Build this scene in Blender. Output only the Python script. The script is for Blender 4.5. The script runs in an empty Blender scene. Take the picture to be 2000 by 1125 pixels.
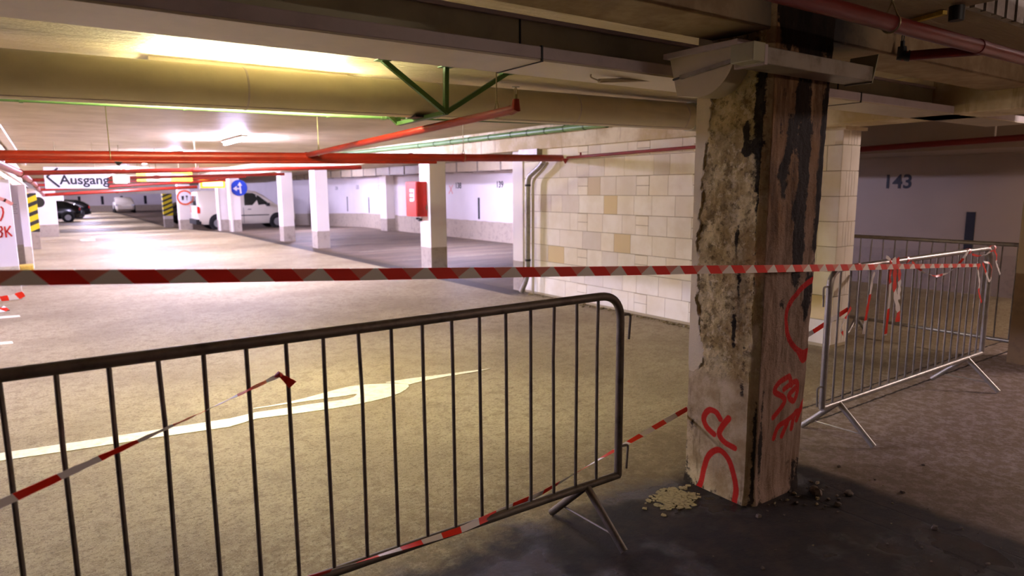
import bpy, math, random
from mathutils import Vector, Matrix, noise
random.seed(7)
sc = bpy.context.scene
COL = sc.collection
V = Vector
# ------------------------------------------------------------------ camera
F_PX, CAM_H = 1303.0, 1.6
YAW, PITCH, ROLL = math.radians(34.95), math.radians(8.5), math.radians(-0.4)
Fh = V((math.sin(YAW), math.cos(YAW), 0)); R0 = V((math.cos(YAW), -math.sin(YAW), 0)); Z = V((0, 0, 1))
FW = Fh*math.cos(PITCH) - Z*math.sin(PITCH); U0 = Fh*math.sin(PITCH) + Z*math.cos(PITCH)
RT = R0*math.cos(ROLL) + U0*math.sin(ROLL); UP = U0*math.cos(ROLL) - R0*math.sin(ROLL)
CAM = V((0, 0, CAM_H))
def on(px, py, axis, v):
    """point of the place seen at a photograph pixel, on the real plane axis = v"""
    d = FW + RT*((px-1000)/F_PX) - UP*((py-562.5)/F_PX)
    return CAM + d*((v-CAM[axis])/d[axis])
def fl(px, py, z=0.0): return on(px, py, 2, z)
cam_d = bpy.data.cameras.new('camera'); cam = bpy.data.objects.new('camera', cam_d); COL.objects.link(cam)
cam_d.sensor_width = 36; cam_d.lens = F_PX/2000*36; cam_d.clip_start = 0.05; cam_d.clip_end = 300
m = Matrix((RT, UP, -FW)).transposed().to_4x4(); m.translation = CAM; cam.matrix_world = m
cam_d.dof.use_dof = True; cam_d.dof.focus_distance = 3.3; cam_d.dof.aperture_fstop = 2.6
sc.camera = cam
sc.view_settings.view_transform = 'Standard'; sc.view_settings.look = 'None'
sc.view_settings.gamma = 1; sc.view_settings.exposure = 1.3; sc.view_settings.use_curve_mapping = False
sc.cycles.use_denoising = True
sc.cycles.max_bounces = 7; sc.cycles.diffuse_bounces = 5; sc.cycles.glossy_bounces = 3
sc.cycles.sample_clamp_indirect = 6

# ------------------------------------------------------------------ materials
def lin(c):
    return tuple(((x/255)/12.92 if x/255 <= .04045 else ((x/255+.055)/1.055)**2.4) for x in c) + (1,)
class NT:
    def __init__(s, name):
        s.m = bpy.data.materials.new(name); s.m.use_nodes = True; s.t = s.m.node_tree
        s.b = s.t.nodes['Principled BSDF']; s.out = s.t.nodes['Material Output']
        s.geo = s.t.nodes.new('ShaderNodeNewGeometry'); s.pos = s.geo.outputs['Position']
    def n(s, ty, **k):
        o = s.t.nodes.new(ty)
        for a, b in k.items(): setattr(o, a, b)
        return o
    def link(s, a, b): s.t.links.new(a, b)
    def put(s, sock, v):
        if isinstance(v, bpy.types.NodeSocket): s.link(v, sock)
        elif v is not None: sock.default_value = v
    def math(s, op, a, b=None, c=None, clamp=False):
        o = s.n('ShaderNodeMath', operation=op, use_clamp=clamp)
        for i, v in enumerate((a, b, c)):
            if v is not None: s.put(o.inputs[i], v)
        return o.outputs[0]
    def noise(s, scale, detail=4, rough=.6, vec=None, stretch=None, dist=0):
        o = s.n('ShaderNodeTexNoise'); o.inputs['Scale'].default_value = scale; o.inputs['Detail'].default_value = detail
        o.inputs['Roughness'].default_value = rough; o.inputs['Distortion'].default_value = dist
        v = vec or s.pos
        if stretch:
            mp = s.n('ShaderNodeMapping'); s.link(v, mp.inputs[0]); mp.inputs['Scale'].default_value = stretch; v = mp.outputs[0]
        s.link(v, o.inputs['Vector']); return o.outputs['Fac']
    def ramp(s, fac, a, b):
        o = s.n('ShaderNodeMapRange'); o.interpolation_type = 'SMOOTHSTEP'
        s.put(o.inputs[0], fac); o.inputs[1].default_value = a; o.inputs[2].default_value = b
        return o.outputs[0]
    def mix(s, f, a, b):
        o = s.n('ShaderNodeMix', data_type='RGBA'); s.put(o.inputs[0], f); s.put(o.inputs[6], a); s.put(o.inputs[7], b)
        return o.outputs[2]
    def xyz(s):
        o = s.n('ShaderNodeSeparateXYZ'); s.link(s.pos, o.inputs[0]); return o.outputs
    def bump(s, h, strength=.5, dist=.01):
        o = s.n('ShaderNodeBump'); o.inputs['Strength'].default_value = strength; o.inputs['Distance'].default_value = dist
        s.put(o.inputs['Height'], h); s.link(o.outputs[0], s.b.inputs['Normal'])
    def attr(s, name):
        o = s.n('ShaderNodeAttribute'); o.attribute_name = name; return o
    def done(s, color=None, rough=.6, metal=0, spec=None):
        s.put(s.b.inputs['Base Color'], color); s.put(s.b.inputs['Roughness'], rough); s.put(s.b.inputs['Metallic'], metal)
        if spec is not None: s.b.inputs['Specular IOR Level'].default_value = spec
        return s.m

def painted(name, rgb, rough=.5, var=.12, scale=6, metal=0, bump=.1, spec=None, dirt=None):
    t = NT(name); n1 = t.noise(scale, 5, .65)
    c = lin(rgb); d = tuple(x*(1-var*2.2) for x in c[:3])+(1,)
    if dirt: d = lin(dirt)
    col = t.mix(t.ramp(n1, .42, .72), c, d)
    if bump: t.bump(t.noise(scale*14, 4), bump, .004)
    return t.done(col, rough, metal, spec)

M = {}
M['white_paint'] = painted('white_paint', (226, 218, 204), .6, .05, 3)
M['duct_paint'] = painted('duct_paint', (196, 184, 156), .42, .06, 3, bump=.05)
M['duct_lip'] = painted('duct_lip', (182, 168, 168), .4, .08, 5, bump=.05)
M['sheet_metal'] = painted('sheet_metal', (168, 166, 138), .42, .1, 3, metal=.15, bump=.08)
M['galvanised_duct'] = painted('galvanised_duct', (150, 142, 130), .45, .2, 5, metal=.35, bump=.15, dirt=(96, 84, 68))
M['red_pipe'] = painted('red_pipe', (142, 31, 13), .4, .12, 4, bump=.04)
M['dark_red_pipe'] = painted('dark_red_pipe', (110, 18, 16), .35, .1, 4, bump=.04)
M['green_pipe'] = painted('green_pipe', (112, 150, 92), .4, .08, 6, bump=.04)
M['green_steel'] = painted('green_steel', (60, 96, 40), .45, .1, 8, bump=.04)
M['galvanised'] = painted('galvanised', (160, 156, 148), .38, .14, 14, metal=.6, bump=.12)
M['shaded_galvanised'] = painted('shaded_galvanised', (116, 106, 94), .5, .2, 12, metal=.4, bump=.15)  # galvanised steel with the shade of a silhouette put into its colour
M['rod'] = painted('rod', (150, 140, 105), .4, .1, 10, metal=.6, bump=0)
M['black'] = painted('black', (18, 17, 18), .5, .1, 8, bump=0)
M['black_paint'] = painted('black_paint', (22, 24, 34), .7, .1, 12, bump=0)
M['number_paint'] = painted('number_paint', (40, 42, 50), .7, .15, 12, bump=0)
M['dim_number'] = painted('dim_number', (150, 145, 148), .7, .15, 12, bump=0)
M['rubber'] = painted('rubber', (22, 20, 19), .8, .1, 8, bump=.1)
M['car_white'] = painted('car_white', (225, 218, 200), .25, .02, 2, bump=0)
M['car_black'] = painted('car_black', (12, 14, 20), .15, .02, 2, bump=0)
M['hub'] = painted('hub', (150, 150, 150), .35, .1, 10, metal=.6, bump=0)
M['glass'] = painted('glass', (38, 44, 42), .06, .05, 2, bump=0, spec=.8)
M['tail_red'] = painted('tail_red', (210, 35, 20), .2, .05, 9, bump=0)
M['tail_white'] = painted('tail_white', (220, 220, 225), .15, .03, 9, bump=0)
M['fire_red'] = painted('fire_red', (214, 42, 20), .4, .06, 5, bump=.03)
M['sign_white'] = painted('sign_white', (232, 230, 236), .5, .02, 5, bump=0)
M['sign_blue'] = painted('sign_blue', (24, 66, 190), .4, .02, 5, bump=0)
M['sign_orange'] = painted('sign_orange', (222, 84, 28), .45, .05, 5, bump=0)
M['yellow'] = painted('yellow', (236, 208, 10), .5, .05, 5, bump=0)
M['yellow_dirty'] = painted('yellow_dirty', (206, 176, 70), .7, .15, 14, bump=.1)
M['lilac_paint'] = painted('spray_paint', (206, 40, 26), .6, .1, 20, bump=0)
M['pale_spray'] = painted('pale_spray', (226, 150, 140), .6, .1, 20, bump=0)
M['road_paint'] = painted('road_paint', (246, 240, 214), .55, .1, 18, bump=.15, dirt=(214, 204, 170))
M['faint_line'] = painted('faint_line', (150, 140, 120), .8, .25, 9, bump=.2)
M['stone'] = painted('stone', (98, 84, 70), .8, .3, 60, bump=.6)
M['flake'] = painted('flake', (150, 136, 98), .75, .2, 60, bump=.4, dirt=(104, 88, 60))
M['tree_cable'] = painted('grey_cable', (150, 150, 150), .5, .05, 9, bump=0)

def emit(name, rgb, s):
    t = NT(name); t.b.inputs['Emission Color'].default_value = lin(rgb); t.b.inputs['Emission Strength'].default_value = s
    return t.done(lin(rgb), .5)
M['tube_cool'] = emit('tube_cool', (214, 206, 255), 860)
M['tube_warm'] = emit('tube_warm', (250, 242, 196), 240)
M['lit_yellow'] = emit('lit_yellow', (255, 214, 90), 7)
M['lit_orange'] = emit('lit_orange', (255, 150, 10), 1.2)
M['lit_white'] = emit('lit_white', (250, 250, 255), 5)

def banded(name, top, low, h, wob=.02, slope=True, rough=.6):
    """white paint above a grey painted skirting band, dirty near the floor"""
    t = NT(name); x = t.xyz(); n = t.noise(3, 5, .6); big = t.noise(.7, 3)
    ramp = t.math('MINIMUM', t.math('MAXIMUM', t.math('MULTIPLY', t.math('SUBTRACT', x[1], 27), -.03), -.45), 0.0)
    zz = t.math('SUBTRACT', x[2], ramp)
    edge = t.math('ADD', h-wob, t.math('MULTIPLY', n, wob*2))
    f = t.ramp(t.math('SUBTRACT', zz, edge), -.006, .006)
    lowc = t.mix(t.ramp(t.noise(8, 6, .7), .45, .8), lin(low), tuple(v*.55 for v in lin(low)[:3])+(1,))
    topc = t.mix(t.ramp(big, .4, .8), lin(top), tuple(v*.9 for v in lin(top)[:3])+(1,))
    scuff = t.ramp(t.noise(22, 6, .75), .68, .8)
    topc = t.mix(t.math('MULTIPLY', scuff, .25), topc, lin((150, 135, 110)))
    t.bump(t.noise(60, 4), .12, .004)
    return t.done(t.mix(f, lowc, topc), rough)
M['column_paint'] = banded('column_paint', (232, 224, 214), (168, 156, 140), .47)
M['wall_paint'] = banded('wall_paint', (222, 214, 214), (176, 162, 142), .60, .025)
M['wall_dull'] = banded('wall_dull', (150, 134, 118), (140, 124, 110), .6, .03)
M['pier_brown'] = banded('pier_brown', (176, 160, 124), (128, 102, 66), .82, .02)
M['panel_paint'] = banded('panel_paint', (236, 230, 236), (205, 196, 176), .50, .02)

def ceiling_mat():
    t = NT('ceiling_concrete'); n = t.noise(1.2, 5, .6); board = t.noise(5, 6, .7, stretch=(.35, 3, 1)); x = t.xyz()
    c = t.mix(t.ramp(n, .35, .7), lin((204, 190, 154)), lin((180, 164, 126)))
    st = t.ramp(t.noise(2.2, 6, .7, stretch=(.3, 1.6, 1)), .60, .72)
    c = t.mix(t.math('MULTIPLY', st, .45), c, lin((120, 100, 66)))
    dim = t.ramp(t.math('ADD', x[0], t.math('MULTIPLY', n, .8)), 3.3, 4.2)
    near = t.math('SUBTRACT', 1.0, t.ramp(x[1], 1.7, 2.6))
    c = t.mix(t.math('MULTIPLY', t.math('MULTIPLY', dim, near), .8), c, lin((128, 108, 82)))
    t.bump(t.math('ADD', board, t.math('MULTIPLY', t.noise(40, 4), .15)), 1.0, .03)
    return t.done(c, .62)
M['ceiling'] = ceiling_mat()
def beam_mat():
    t = NT('stained_beam'); x = t.xyz()
    n = t.noise(1.6, 5, .65); run = t.noise(7, 5, .7, stretch=(1, 1, .12))
    c = t.mix(t.ramp(n, .4, .65), lin((226, 214, 180)), lin((190, 170, 120)))
    c = t.mix(t.math('MULTIPLY', t.ramp(run, .56, .68), .6), c, lin((146, 116, 66)))
    t.bump(t.noise(25, 5), .25, .008)
    return t.done(c, .65)
M['beam'] = beam_mat()
def mould_beam():
    t = NT('mouldy_beam'); x = t.xyz(); n = t.noise(5, 6, .7)
    c = t.mix(t.ramp(n, .35, .65), lin((168, 148, 116)), lin((140, 118, 88)))
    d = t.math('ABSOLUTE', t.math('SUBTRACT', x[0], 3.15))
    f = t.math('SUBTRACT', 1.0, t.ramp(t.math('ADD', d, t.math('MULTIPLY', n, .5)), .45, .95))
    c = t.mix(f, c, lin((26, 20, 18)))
    t.bump(t.noise(30, 5), .3, .006)
    return t.done(c, .75)
M['mould_beam'] = mould_beam()

def floor_mat():
    t = NT('concrete_floor'); x = t.xyz(); X, Y, Zc = x
    n = t.noise(.9, 6, .6); f = t.noise(9, 8, .72); grit = t.noise(55, 8, .8); g2 = t.noise(160, 4, .7)
    c = t.mix(t.ramp(n, .35, .7), lin((178, 164, 128)), lin((152, 137, 104)))
    c = t.mix(t.math('MULTIPLY', t.ramp(f, .49, .60), .5), c, lin((128, 112, 78)))
    c = t.mix(t.math('MULTIPLY', t.ramp(grit, .51, .60), .7), c, lin((88, 74, 46)))
    mid = t.noise(24, 7, .8, stretch=(.8, 1.6, 1)); c = t.mix(t.math('MULTIPLY', t.ramp(mid, .52, .60), .6), c, lin((112, 96, 62)))
    c = t.mix(t.math('MULTIPLY', t.ramp(g2, .56, .64), .5), c, lin((232, 222, 194)))
    # long smears across the aisle
    sm = t.ramp(t.noise(1.1, 5, .6, stretch=(.3, 1.5, 1)), .5, .68)
    far = t.ramp(Y, 9, 15)
    c = t.mix(t.math('MULTIPLY', t.math('MULTIPLY', sm, far), .45), c, lin((128, 114, 92)))
    # darker parking bays
    bay = t.ramp(t.math('ADD', X, t.math('MULTIPLY', f, .12)), 6.08, 6.16)
    bay = t.math('MULTIPLY', bay, t.ramp(Y, 8.0, 8.6))
    c = t.mix(bay, c, t.mix(t.ramp(t.noise(.8, 6, .7, stretch=(.4, 1.6, 1)), .35, .7), lin((126, 110, 92)), lin((92, 79, 66))))
    # dark gutter along the columns
    gut = t.math('SUBTRACT', 1.0, t.ramp(t.math('ABSOLUTE', t.math('SUBTRACT', X, 5.88)), .15, .21))
    gut = t.math('MULTIPLY', gut, t.ramp(t.math('ADD', Y, t.math('MULTIPLY', f, .8)), 8.2, 8.8))
    c = t.mix(t.math('MULTIPLY', gut, .9), c, lin((44, 38, 35)))
    # dirty strip along foot of block wall
    db = t.math('SUBTRACT', 1.0, t.ramp(t.math('ADD', t.math('ABSOLUTE', t.math('SUBTRACT', X, 6.1)), t.math('MULTIPLY', f, .3)), .12, .42))
    c = t.mix(t.math('MULTIPLY', db, .6), c, lin((84, 68, 42)))
    # cooler, smoother screed to the right of the pillar
    rt = t.ramp(t.math('ADD', X, t.math('MULTIPLY', f, .15)), 3.5, 3.62); rt = t.math('MULTIPLY', rt, t.math('SUBTRACT', 1.0, t.ramp(Y, 2.3, 2.9)))
    c = t.mix(t.math('MULTIPLY', rt, .85), c, t.mix(t.ramp(grit, .5, .66), lin((176, 160, 156)), lin((116, 100, 94))))
    # near floor darkened, then damp halo and wet ground round the pillar
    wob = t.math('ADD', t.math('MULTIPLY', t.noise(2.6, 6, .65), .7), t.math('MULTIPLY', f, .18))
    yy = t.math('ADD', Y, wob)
    w1 = t.math('SUBTRACT', 1.0, t.ramp(yy, 2.72, 3.0))
    w2 = t.math('SUBTRACT', 1.0, t.ramp(t.math('ADD', X, t.math('MULTIPLY', wob, .25)), 3.55, 3.66))
    wet = t.math('MULTIPLY', w1, w2)
    c = t.mix(t.math('MULTIPLY', t.math('MULTIPLY', t.math('SUBTRACT', 1.0, t.ramp(yy, 2.9, 4.0)), t.ramp(t.noise(14, 7, .75), .40, .56)), .6), c, lin((112, 92, 56)))  # coarse dirt, with light falling off towards the near floor painted in
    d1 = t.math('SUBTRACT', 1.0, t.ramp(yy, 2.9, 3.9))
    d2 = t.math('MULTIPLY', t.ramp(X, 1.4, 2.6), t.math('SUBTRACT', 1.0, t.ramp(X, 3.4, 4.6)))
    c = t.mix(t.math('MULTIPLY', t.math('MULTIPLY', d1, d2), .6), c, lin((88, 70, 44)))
    mud = t.mix(t.ramp(t.noise(6, 7, .7), .4, .66), lin((20, 14, 10)), lin((48, 35, 24)))
    c = t.mix(wet, c, mud)
    cr = None
    for x0, wdt in ((3.13, .010), (3.34, .007)):
        dd = t.math('ABSOLUTE', t.math('SUBTRACT', t.math('ADD', X, t.math('MULTIPLY', f, .05)), x0+.025))
        k = t.math('MULTIPLY', t.math('SUBTRACT', 1.0, t.ramp(dd, wdt*.5, wdt)), t.math('SUBTRACT', 1.0, t.ramp(Y, 1.75, 1.85)))
        cr = k if cr is None else t.math('MAXIMUM', cr, k)
    for y0, x0_ in ((2.62, 3.4), (2.42, 3.45)):
        dd = t.math('ABSOLUTE', t.math('SUBTRACT', t.math('ADD', Y, t.math('MULTIPLY', f, .05)), y0+.025))
        k = t.math('MULTIPLY', t.math('SUBTRACT', 1.0, t.ramp(dd, .004, .012)), t.ramp(X, x0_, x0_+.1))
        cr = t.math('MAXIMUM', cr, k)
    c = t.mix(t.math('MULTIPLY', cr, .85), c, lin((14, 11, 10)))
    hgt = t.math('ADD', t.math('ADD', t.math('MULTIPLY', grit, .5), t.math('MULTIPLY', f, .8)), t.math('MULTIPLY', g2, .12))
    hgt = t.math('SUBTRACT', hgt, t.math('MULTIPLY', cr, 1.2))
    hgt = t.math('ADD', hgt, t.math('MULTIPLY', mid, .8)); t.bump(hgt, .8, .016)
    r = t.math('SUBTRACT', .62, t.math('MULTIPLY', wet, t.math('ADD', .02, t.math('MULTIPLY', t.ramp(t.noise(2.2, 4, .5), .50, .60), .40))))
    r = t.math('SUBTRACT', r, t.math('MULTIPLY', far, .10))
    return t.done(c, r, spec=.2)
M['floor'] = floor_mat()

def block_mat():
    t = NT('sand_lime_blocks'); a = t.attr('tone')
    n = t.noise(3, 5, .6)
    c = t.mix(t.ramp(n, .35, .7), lin((252, 247, 228)), lin((240, 232, 206)))
    s = t.n('ShaderNodeSeparateColor'); t.link(a.outputs['Color'], s.inputs[0])
    c = t.mix(s.outputs[0], c, lin((222, 200, 140)))
    c = t.mix(s.outputs[1], c, lin((205, 194, 182)))
    c = t.mix(s.outputs[2], c, lin((168, 152, 112)))
    t.bump(t.noise(70, 4), .15, .004)
    return t.done(c, .75)
M['blocks'] = block_mat()

def tape_mat():
    t = NT('barrier_tape'); uv = t.n('ShaderNodeUVMap'); uv.uv_map = 'UVMap'
    s = t.n('ShaderNodeSeparateXYZ'); t.link(uv.outputs[0], s.inputs[0]); u, v = s.outputs[0], s.outputs[1]
    a = t.math('FRACT', t.math('DIVIDE', t.math('ADD', u, v), .17))
    b = t.math('FRACT', t.math('DIVIDE', t.math('SUBTRACT', u, t.math('MULTIPLY', v, 1.4)), .17))
    fa = t.math('LESS_THAN', a, .48); fb = t.math('LESS_THAN', b, .42)
    c = t.mix(fb, lin((232, 222, 210)), lin((222, 130, 112)))
    c = t.mix(fa, c, lin((232, 40, 22)))
    return t.done(c, .3)
M['tape'] = tape_mat()
def tape2_mat(per):
    t = NT('twisted_tape'); uv = t.n('ShaderNodeUVMap'); uv.uv_map = 'UVMap'
    s = t.n('ShaderNodeSeparateXYZ'); t.link(uv.outputs[0], s.inputs[0]); u, v = s.outputs[0], s.outputs[1]
    a = t.math('FRACT', t.math('DIVIDE', t.math('ADD', u, t.math('MULTIPLY', v, .3)), per))
    c = t.mix(t.math('LESS_THAN', a, .5), lin((244, 238, 230)), lin((238, 46, 22)))
    return t.done(c, .32)
M['tape2'] = tape2_mat(.20)
M['tape_long'] = tape2_mat(.34); M['tape_long'].name = 'tape_long'

def hazard_mat():
    t = NT('hazard_stripes'); x = t.xyz()
    a = t.math('FRACT', t.math('DIVIDE', t.math('ADD', x[2], t.math('MULTIPLY', x[0], -.45)), .26))
    return t.done(t.mix(t.math('LESS_THAN', a, .42), lin((238, 216, 14)), lin((44, 42, 32))), .55)
M['hazard'] = hazard_mat()

def pillar_mat():
    t = NT('flaking_concrete'); a = t.attr('mask'); g = t.attr('spray')
    s = t.n('ShaderNodeSeparateColor'); t.link(a.outputs['Color'], s.inputs[0]); paint, mould, rust = s.outputs[0], s.outputs[1], s.outputs[2]
    s2 = t.n('ShaderNodeSeparateColor'); t.link(g.outputs['Color'], s2.inputs[0]); spray, lower, front = s2.outputs[0], s2.outputs[1], s2.outputs[2]
    n = t.noise(9, 8, .7); f = t.noise(38, 8, .75); v = t.noise(16, 6, .7, stretch=(1, 1, .15)); fine = t.noise(120, 5, .8)
    conc = t.mix(t.ramp(t.noise(5, 6, .65), .40, .60), lin((230, 210, 154)), lin((180, 156, 102)))
    conc = t.mix(t.math('MULTIPLY', t.ramp(t.noise(18, 7, .75), .52, .60), .7), conc, lin((234, 218, 172)))
    conc = t.mix(t.math('MULTIPLY', t.ramp(t.noise(13, 7, .75), .52, .62), .75), conc, lin((116, 96, 58)))
    conc = t.mix(t.math('MULTIPLY', t.ramp(f, .54, .64), .6), conc, lin((76, 60, 36)))
    conc = t.mix(t.math('MULTIPLY', t.ramp(fine, .58, .68), .4), conc, lin((70, 54, 32)))
    low = t.mix(t.ramp(n, .35, .65), lin((206, 188, 148)), lin((170, 148, 106)))
    low = t.mix(t.math('MULTIPLY', t.ramp(v, .55, .68), .5), low, lin((98, 78, 44)))
    c = t.mix(lower, conc, low)
    fr = t.mix(t.ramp(v, .35, .65), lin((176, 150, 132)), lin((122, 96, 74)))
    fr = t.mix(t.math('MULTIPLY', t.ramp(f, .52, .62), .35), fr, lin((168, 146, 128)))
    c = t.mix(front, c, fr)
    c = t.mix(t.math('MULTIPLY', rust, .8), c, t.mix(t.ramp(v, .4, .65), lin((140, 98, 48)), lin((84, 56, 30))))
    c = t.mix(t.ramp(t.math('ADD', paint, t.math('MULTIPLY', t.math('SUBTRACT', f, .5), .5)), .42, .5), c, lin((222, 208, 172)))
    mm = t.math('ADD', mould, t.math('MULTIPLY', t.math('SUBTRACT', v, .5), .9)); mm = t.math('ADD', mm, t.math('MULTIPLY', t.math('SUBTRACT', f, .5), .9))
    mm = t.math('ADD', mm, t.math('MULTIPLY', t.math('SUBTRACT', t.noise(11, 6, .7, dist=.6), .5), 1.6))
    c = t.mix(t.math('MULTIPLY', t.ramp(mm, .42, .70), .94), c, lin((22, 18, 18)))
    sp = t.ramp(t.math('ADD', spray, t.math('MULTIPLY', t.math('SUBTRACT', f, .5), .35)), .32, .62)
    c = t.mix(t.math('MULTIPLY', sp, .95), c, lin((196, 22, 14)))
    t.bump(t.math('ADD', t.math('MULTIPLY', f, t.math('SUBTRACT', 1.0, t.math('MULTIPLY', t.math('MAXIMUM', lower, paint), .7))), t.math('MULTIPLY', fine, .2)), .9, .022)
    return t.done(c, t.math('SUBTRACT', .85, t.math('MULTIPLY', lower, .14)), spec=.12)
M['pillar'] = pillar_mat()

# ------------------------------------------------------------------ mesh helpers
class MB:
    def __init__(s): s.v = []; s.f = []; s.uv = None; s.mi = []
    def add(s, vs, fs, mi=0):
        b = len(s.v); s.v += [V(p) for p in vs]; s.f += [tuple(i+b for i in f) for f in fs]; s.mi += [mi]*len(fs); return s
    def box(s, x0, x1, y0, y1, z0, z1, mi=0):
        return s.add([(x, y, z) for z in (z0, z1) for y in (y0, y1) for x in (x0, x1)],
                     [(0, 2, 3, 1), (4, 5, 7, 6), (0, 1, 5, 4), (2, 6, 7, 3), (0, 4, 6, 2), (1, 3, 7, 5)], mi)
    def tube(s, pts, r, n=10, mi=0, caps=True):
        pts = [V(p) for p in pts]; rs = r if isinstance(r, (list, tuple)) else [r]*len(pts)
        t0 = (pts[1]-pts[0]).normalized(); up = V((0, 0, 1)) if abs(t0.z) < .9 else V((1, 0, 0))
        nx = t0.cross(up).normalized(); vs = []; prev = t0
        for i, p in enumerate(pts):
            t = ((pts[min(i+1, len(pts)-1)]-pts[max(i-1, 0)])).normalized()
            q = prev.rotation_difference(t); nx = (q @ nx).normalized(); prev = t; ny = t.cross(nx)
            for k in range(n):
                a = 2*math.pi*k/n; vs.append(p + (nx*math.cos(a)+ny*math.sin(a))*rs[i])
        fs = []
        for i in range(len(pts)-1):
            for k in range(n):
                k2 = (k+1) % n; fs.append((i*n+k, i*n+k2, (i+1)*n+k2, (i+1)*n+k))
        if caps: fs.append(tuple(range(n-1, -1, -1))); fs.append(tuple(range((len(pts)-1)*n, len(pts)*n)))
        return s.add(vs, fs, mi)
    def bar(s, a, b, w, h=None, mi=0):
        a, b = V(a), V(b); h = h or w; t = (b-a).normalized(); up = V((0, 0, 1)) if abs(t.z) < .95 else V((0, 1, 0))
        x = t.cross(up).normalized(); y = x.cross(t)
        vs = [p + x*sx*w/2 + y*sy*h/2 for p in (a, b) for sx, sy in ((-1, -1), (1, -1), (1, 1), (-1, 1))]
        return s.add(vs, [(3, 2, 1, 0), (4, 5, 6, 7), (0, 1, 5, 4), (1, 2, 6, 5), (2, 3, 7, 6), (3, 0, 4, 7)], mi)
    def prism(s, poly, f, a, b, mi=0):
        """poly of 2-D points, f(u, v, w) -> point, extruded in w from a to b"""
        n = len(poly); vs = [f(u, v, a) for u, v in poly]+[f(u, v, b) for u, v in poly]
        fs = [tuple(range(n-1, -1, -1)), tuple(range(n, 2*n))]+[(i, (i+1) % n, n+(i+1) % n, n+i) for i in range(n)]
        return s.add(vs, fs, mi)
    def disc(s, c, axis, r, th, n=32, mi=0):
        c = V(c); axis = V(axis).normalized(); return s.tube([c, c+axis*th], r, n, mi)
    def stroke(s, pts, w, nrm, th=.002, mi=0):
        """flat painted stroke following pts on a plane with normal nrm"""
        nrm = V(nrm); pts = [V(p) for p in pts]
        for a, b in zip(pts[:-1], pts[1:]):
            t = (b-a).normalized(); sd = t.cross(nrm).normalized()*w/2; e = t*w*.25
            vs = [a-e-sd, a-e+sd, b+e+sd, b+e-sd]; s.add(vs+[q+nrm*th for q in vs], [(0, 1, 2, 3), (7, 6, 5, 4), (0, 4, 5, 1), (1, 5, 6, 2), (2, 6, 7, 3), (3, 7, 4, 0)], mi)
        return s

def rounded(pts, rad, n=6):
    pts = [V(p) for p in pts]; out = [pts[0]]
    for a, b, c in zip(pts[:-2], pts[1:-1], pts[2:]):
        r = min(rad, (a-b).length*.49, (c-b).length*.49); p = b+(a-b).normalized()*r; q = b+(c-b).normalized()*r
        for i in range(n+1):
            t = i/n; out.append(p*(1-t)**2 + b*2*t*(1-t) + q*t*t)
    out.append(pts[-1]); return out

def world_loc(o):
    l = V((0, 0, 0))
    while o is not None: l = l + o.location; o = o.parent
    return l
def build(name, mb, mat, parent=None, smooth=True, origin=None, bevel=0):
    if origin is None:
        if len(mb.v):
            xs = [p.x for p in mb.v]; ys = [p.y for p in mb.v]; zs = [p.z for p in mb.v]
            origin = V(((min(xs)+max(xs))/2, (min(ys)+max(ys))/2, min(zs)))
        else: origin = V((0, 0, 0))
    me = bpy.data.meshes.new(name)
    me.from_pydata([tuple(p-origin) for p in mb.v], [], mb.f); me.validate()
    for x in (mat if isinstance(mat, (list, tuple)) else [mat]): me.materials.append(M[x])
    if isinstance(mat, (list, tuple)) and len(me.polygons) == len(mb.mi): me.polygons.foreach_set('material_index', mb.mi)
    if mb.uv:
        uvl = me.uv_layers.new(name='UVMap')
        for lp in me.loops: uvl.data[lp.index].uv = mb.uv[lp.vertex_index]
    if smooth:
        me.shade_smooth(); me.set_sharp_from_angle(angle=math.radians(38))
    o = bpy.data.objects.new(name, me); COL.objects.link(o)
    o.location = origin - (world_loc(parent) if parent else V((0, 0, 0))); o.parent = parent
    if bevel:
        b = o.modifiers.new('bevel', 'BEVEL'); b.width = bevel; b.segments = 2; b.limit_method = 'ANGLE'
    return o
def tag(o, label, cat, group=None, kind=None):
    o['label'] = label; o['category'] = cat
    if group: o['group'] = group
    if kind: o['kind'] = kind
    return o
def thing(name, loc, label, cat, group=None):
    o = bpy.data.objects.new(name, None); COL.objects.link(o); o.location = loc; o.empty_display_size = .1
    return tag(o, label, cat, group)
def struct(name, mb, mat, parent=None, **k):
    o = build(name, mb, mat, parent, **k)
    if parent is None: o['kind'] = 'structure'
    return o
def zo(y): return 0.0 if y < 27 else max(-.45, -(y-27)*.03)

# ------------------------------------------------------------------ setting
XR = 11.2; CZ = 2.5
ys = [-4, 0, 4, 8, 27, 32, 37, 42, 60, 82]
mb = MB(); n = len(ys)
mb.add([(x, y, zo(y)) for y in ys for x in (-6, 11.3)], [(2*i, 2*i+1, 2*i+3, 2*i+2) for i in range(n-1)])
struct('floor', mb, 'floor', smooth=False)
mb = MB()
def cpatch(x0, x1, y0, y1, z0, z1, t=.15):
    mb.add([(x0, y0, z0), (x1, y0, z0), (x1, y1, z1), (x0, y1, z1), (x0, y0, z0+t), (x1, y0, z0+t), (x1, y1, z1+t), (x0, y1, z1+t)],
           [(0, 3, 2, 1), (4, 5, 6, 7), (0, 1, 5, 4), (1, 2, 6, 5), (2, 3, 7, 6), (3, 0, 4, 7)])
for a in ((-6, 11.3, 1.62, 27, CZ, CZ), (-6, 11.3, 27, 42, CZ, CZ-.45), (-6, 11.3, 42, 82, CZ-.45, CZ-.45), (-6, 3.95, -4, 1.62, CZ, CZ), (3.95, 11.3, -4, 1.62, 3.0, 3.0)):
    mb = MB(); cpatch(*a); struct('ceiling', mb, 'ceiling', smooth=False)
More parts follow.
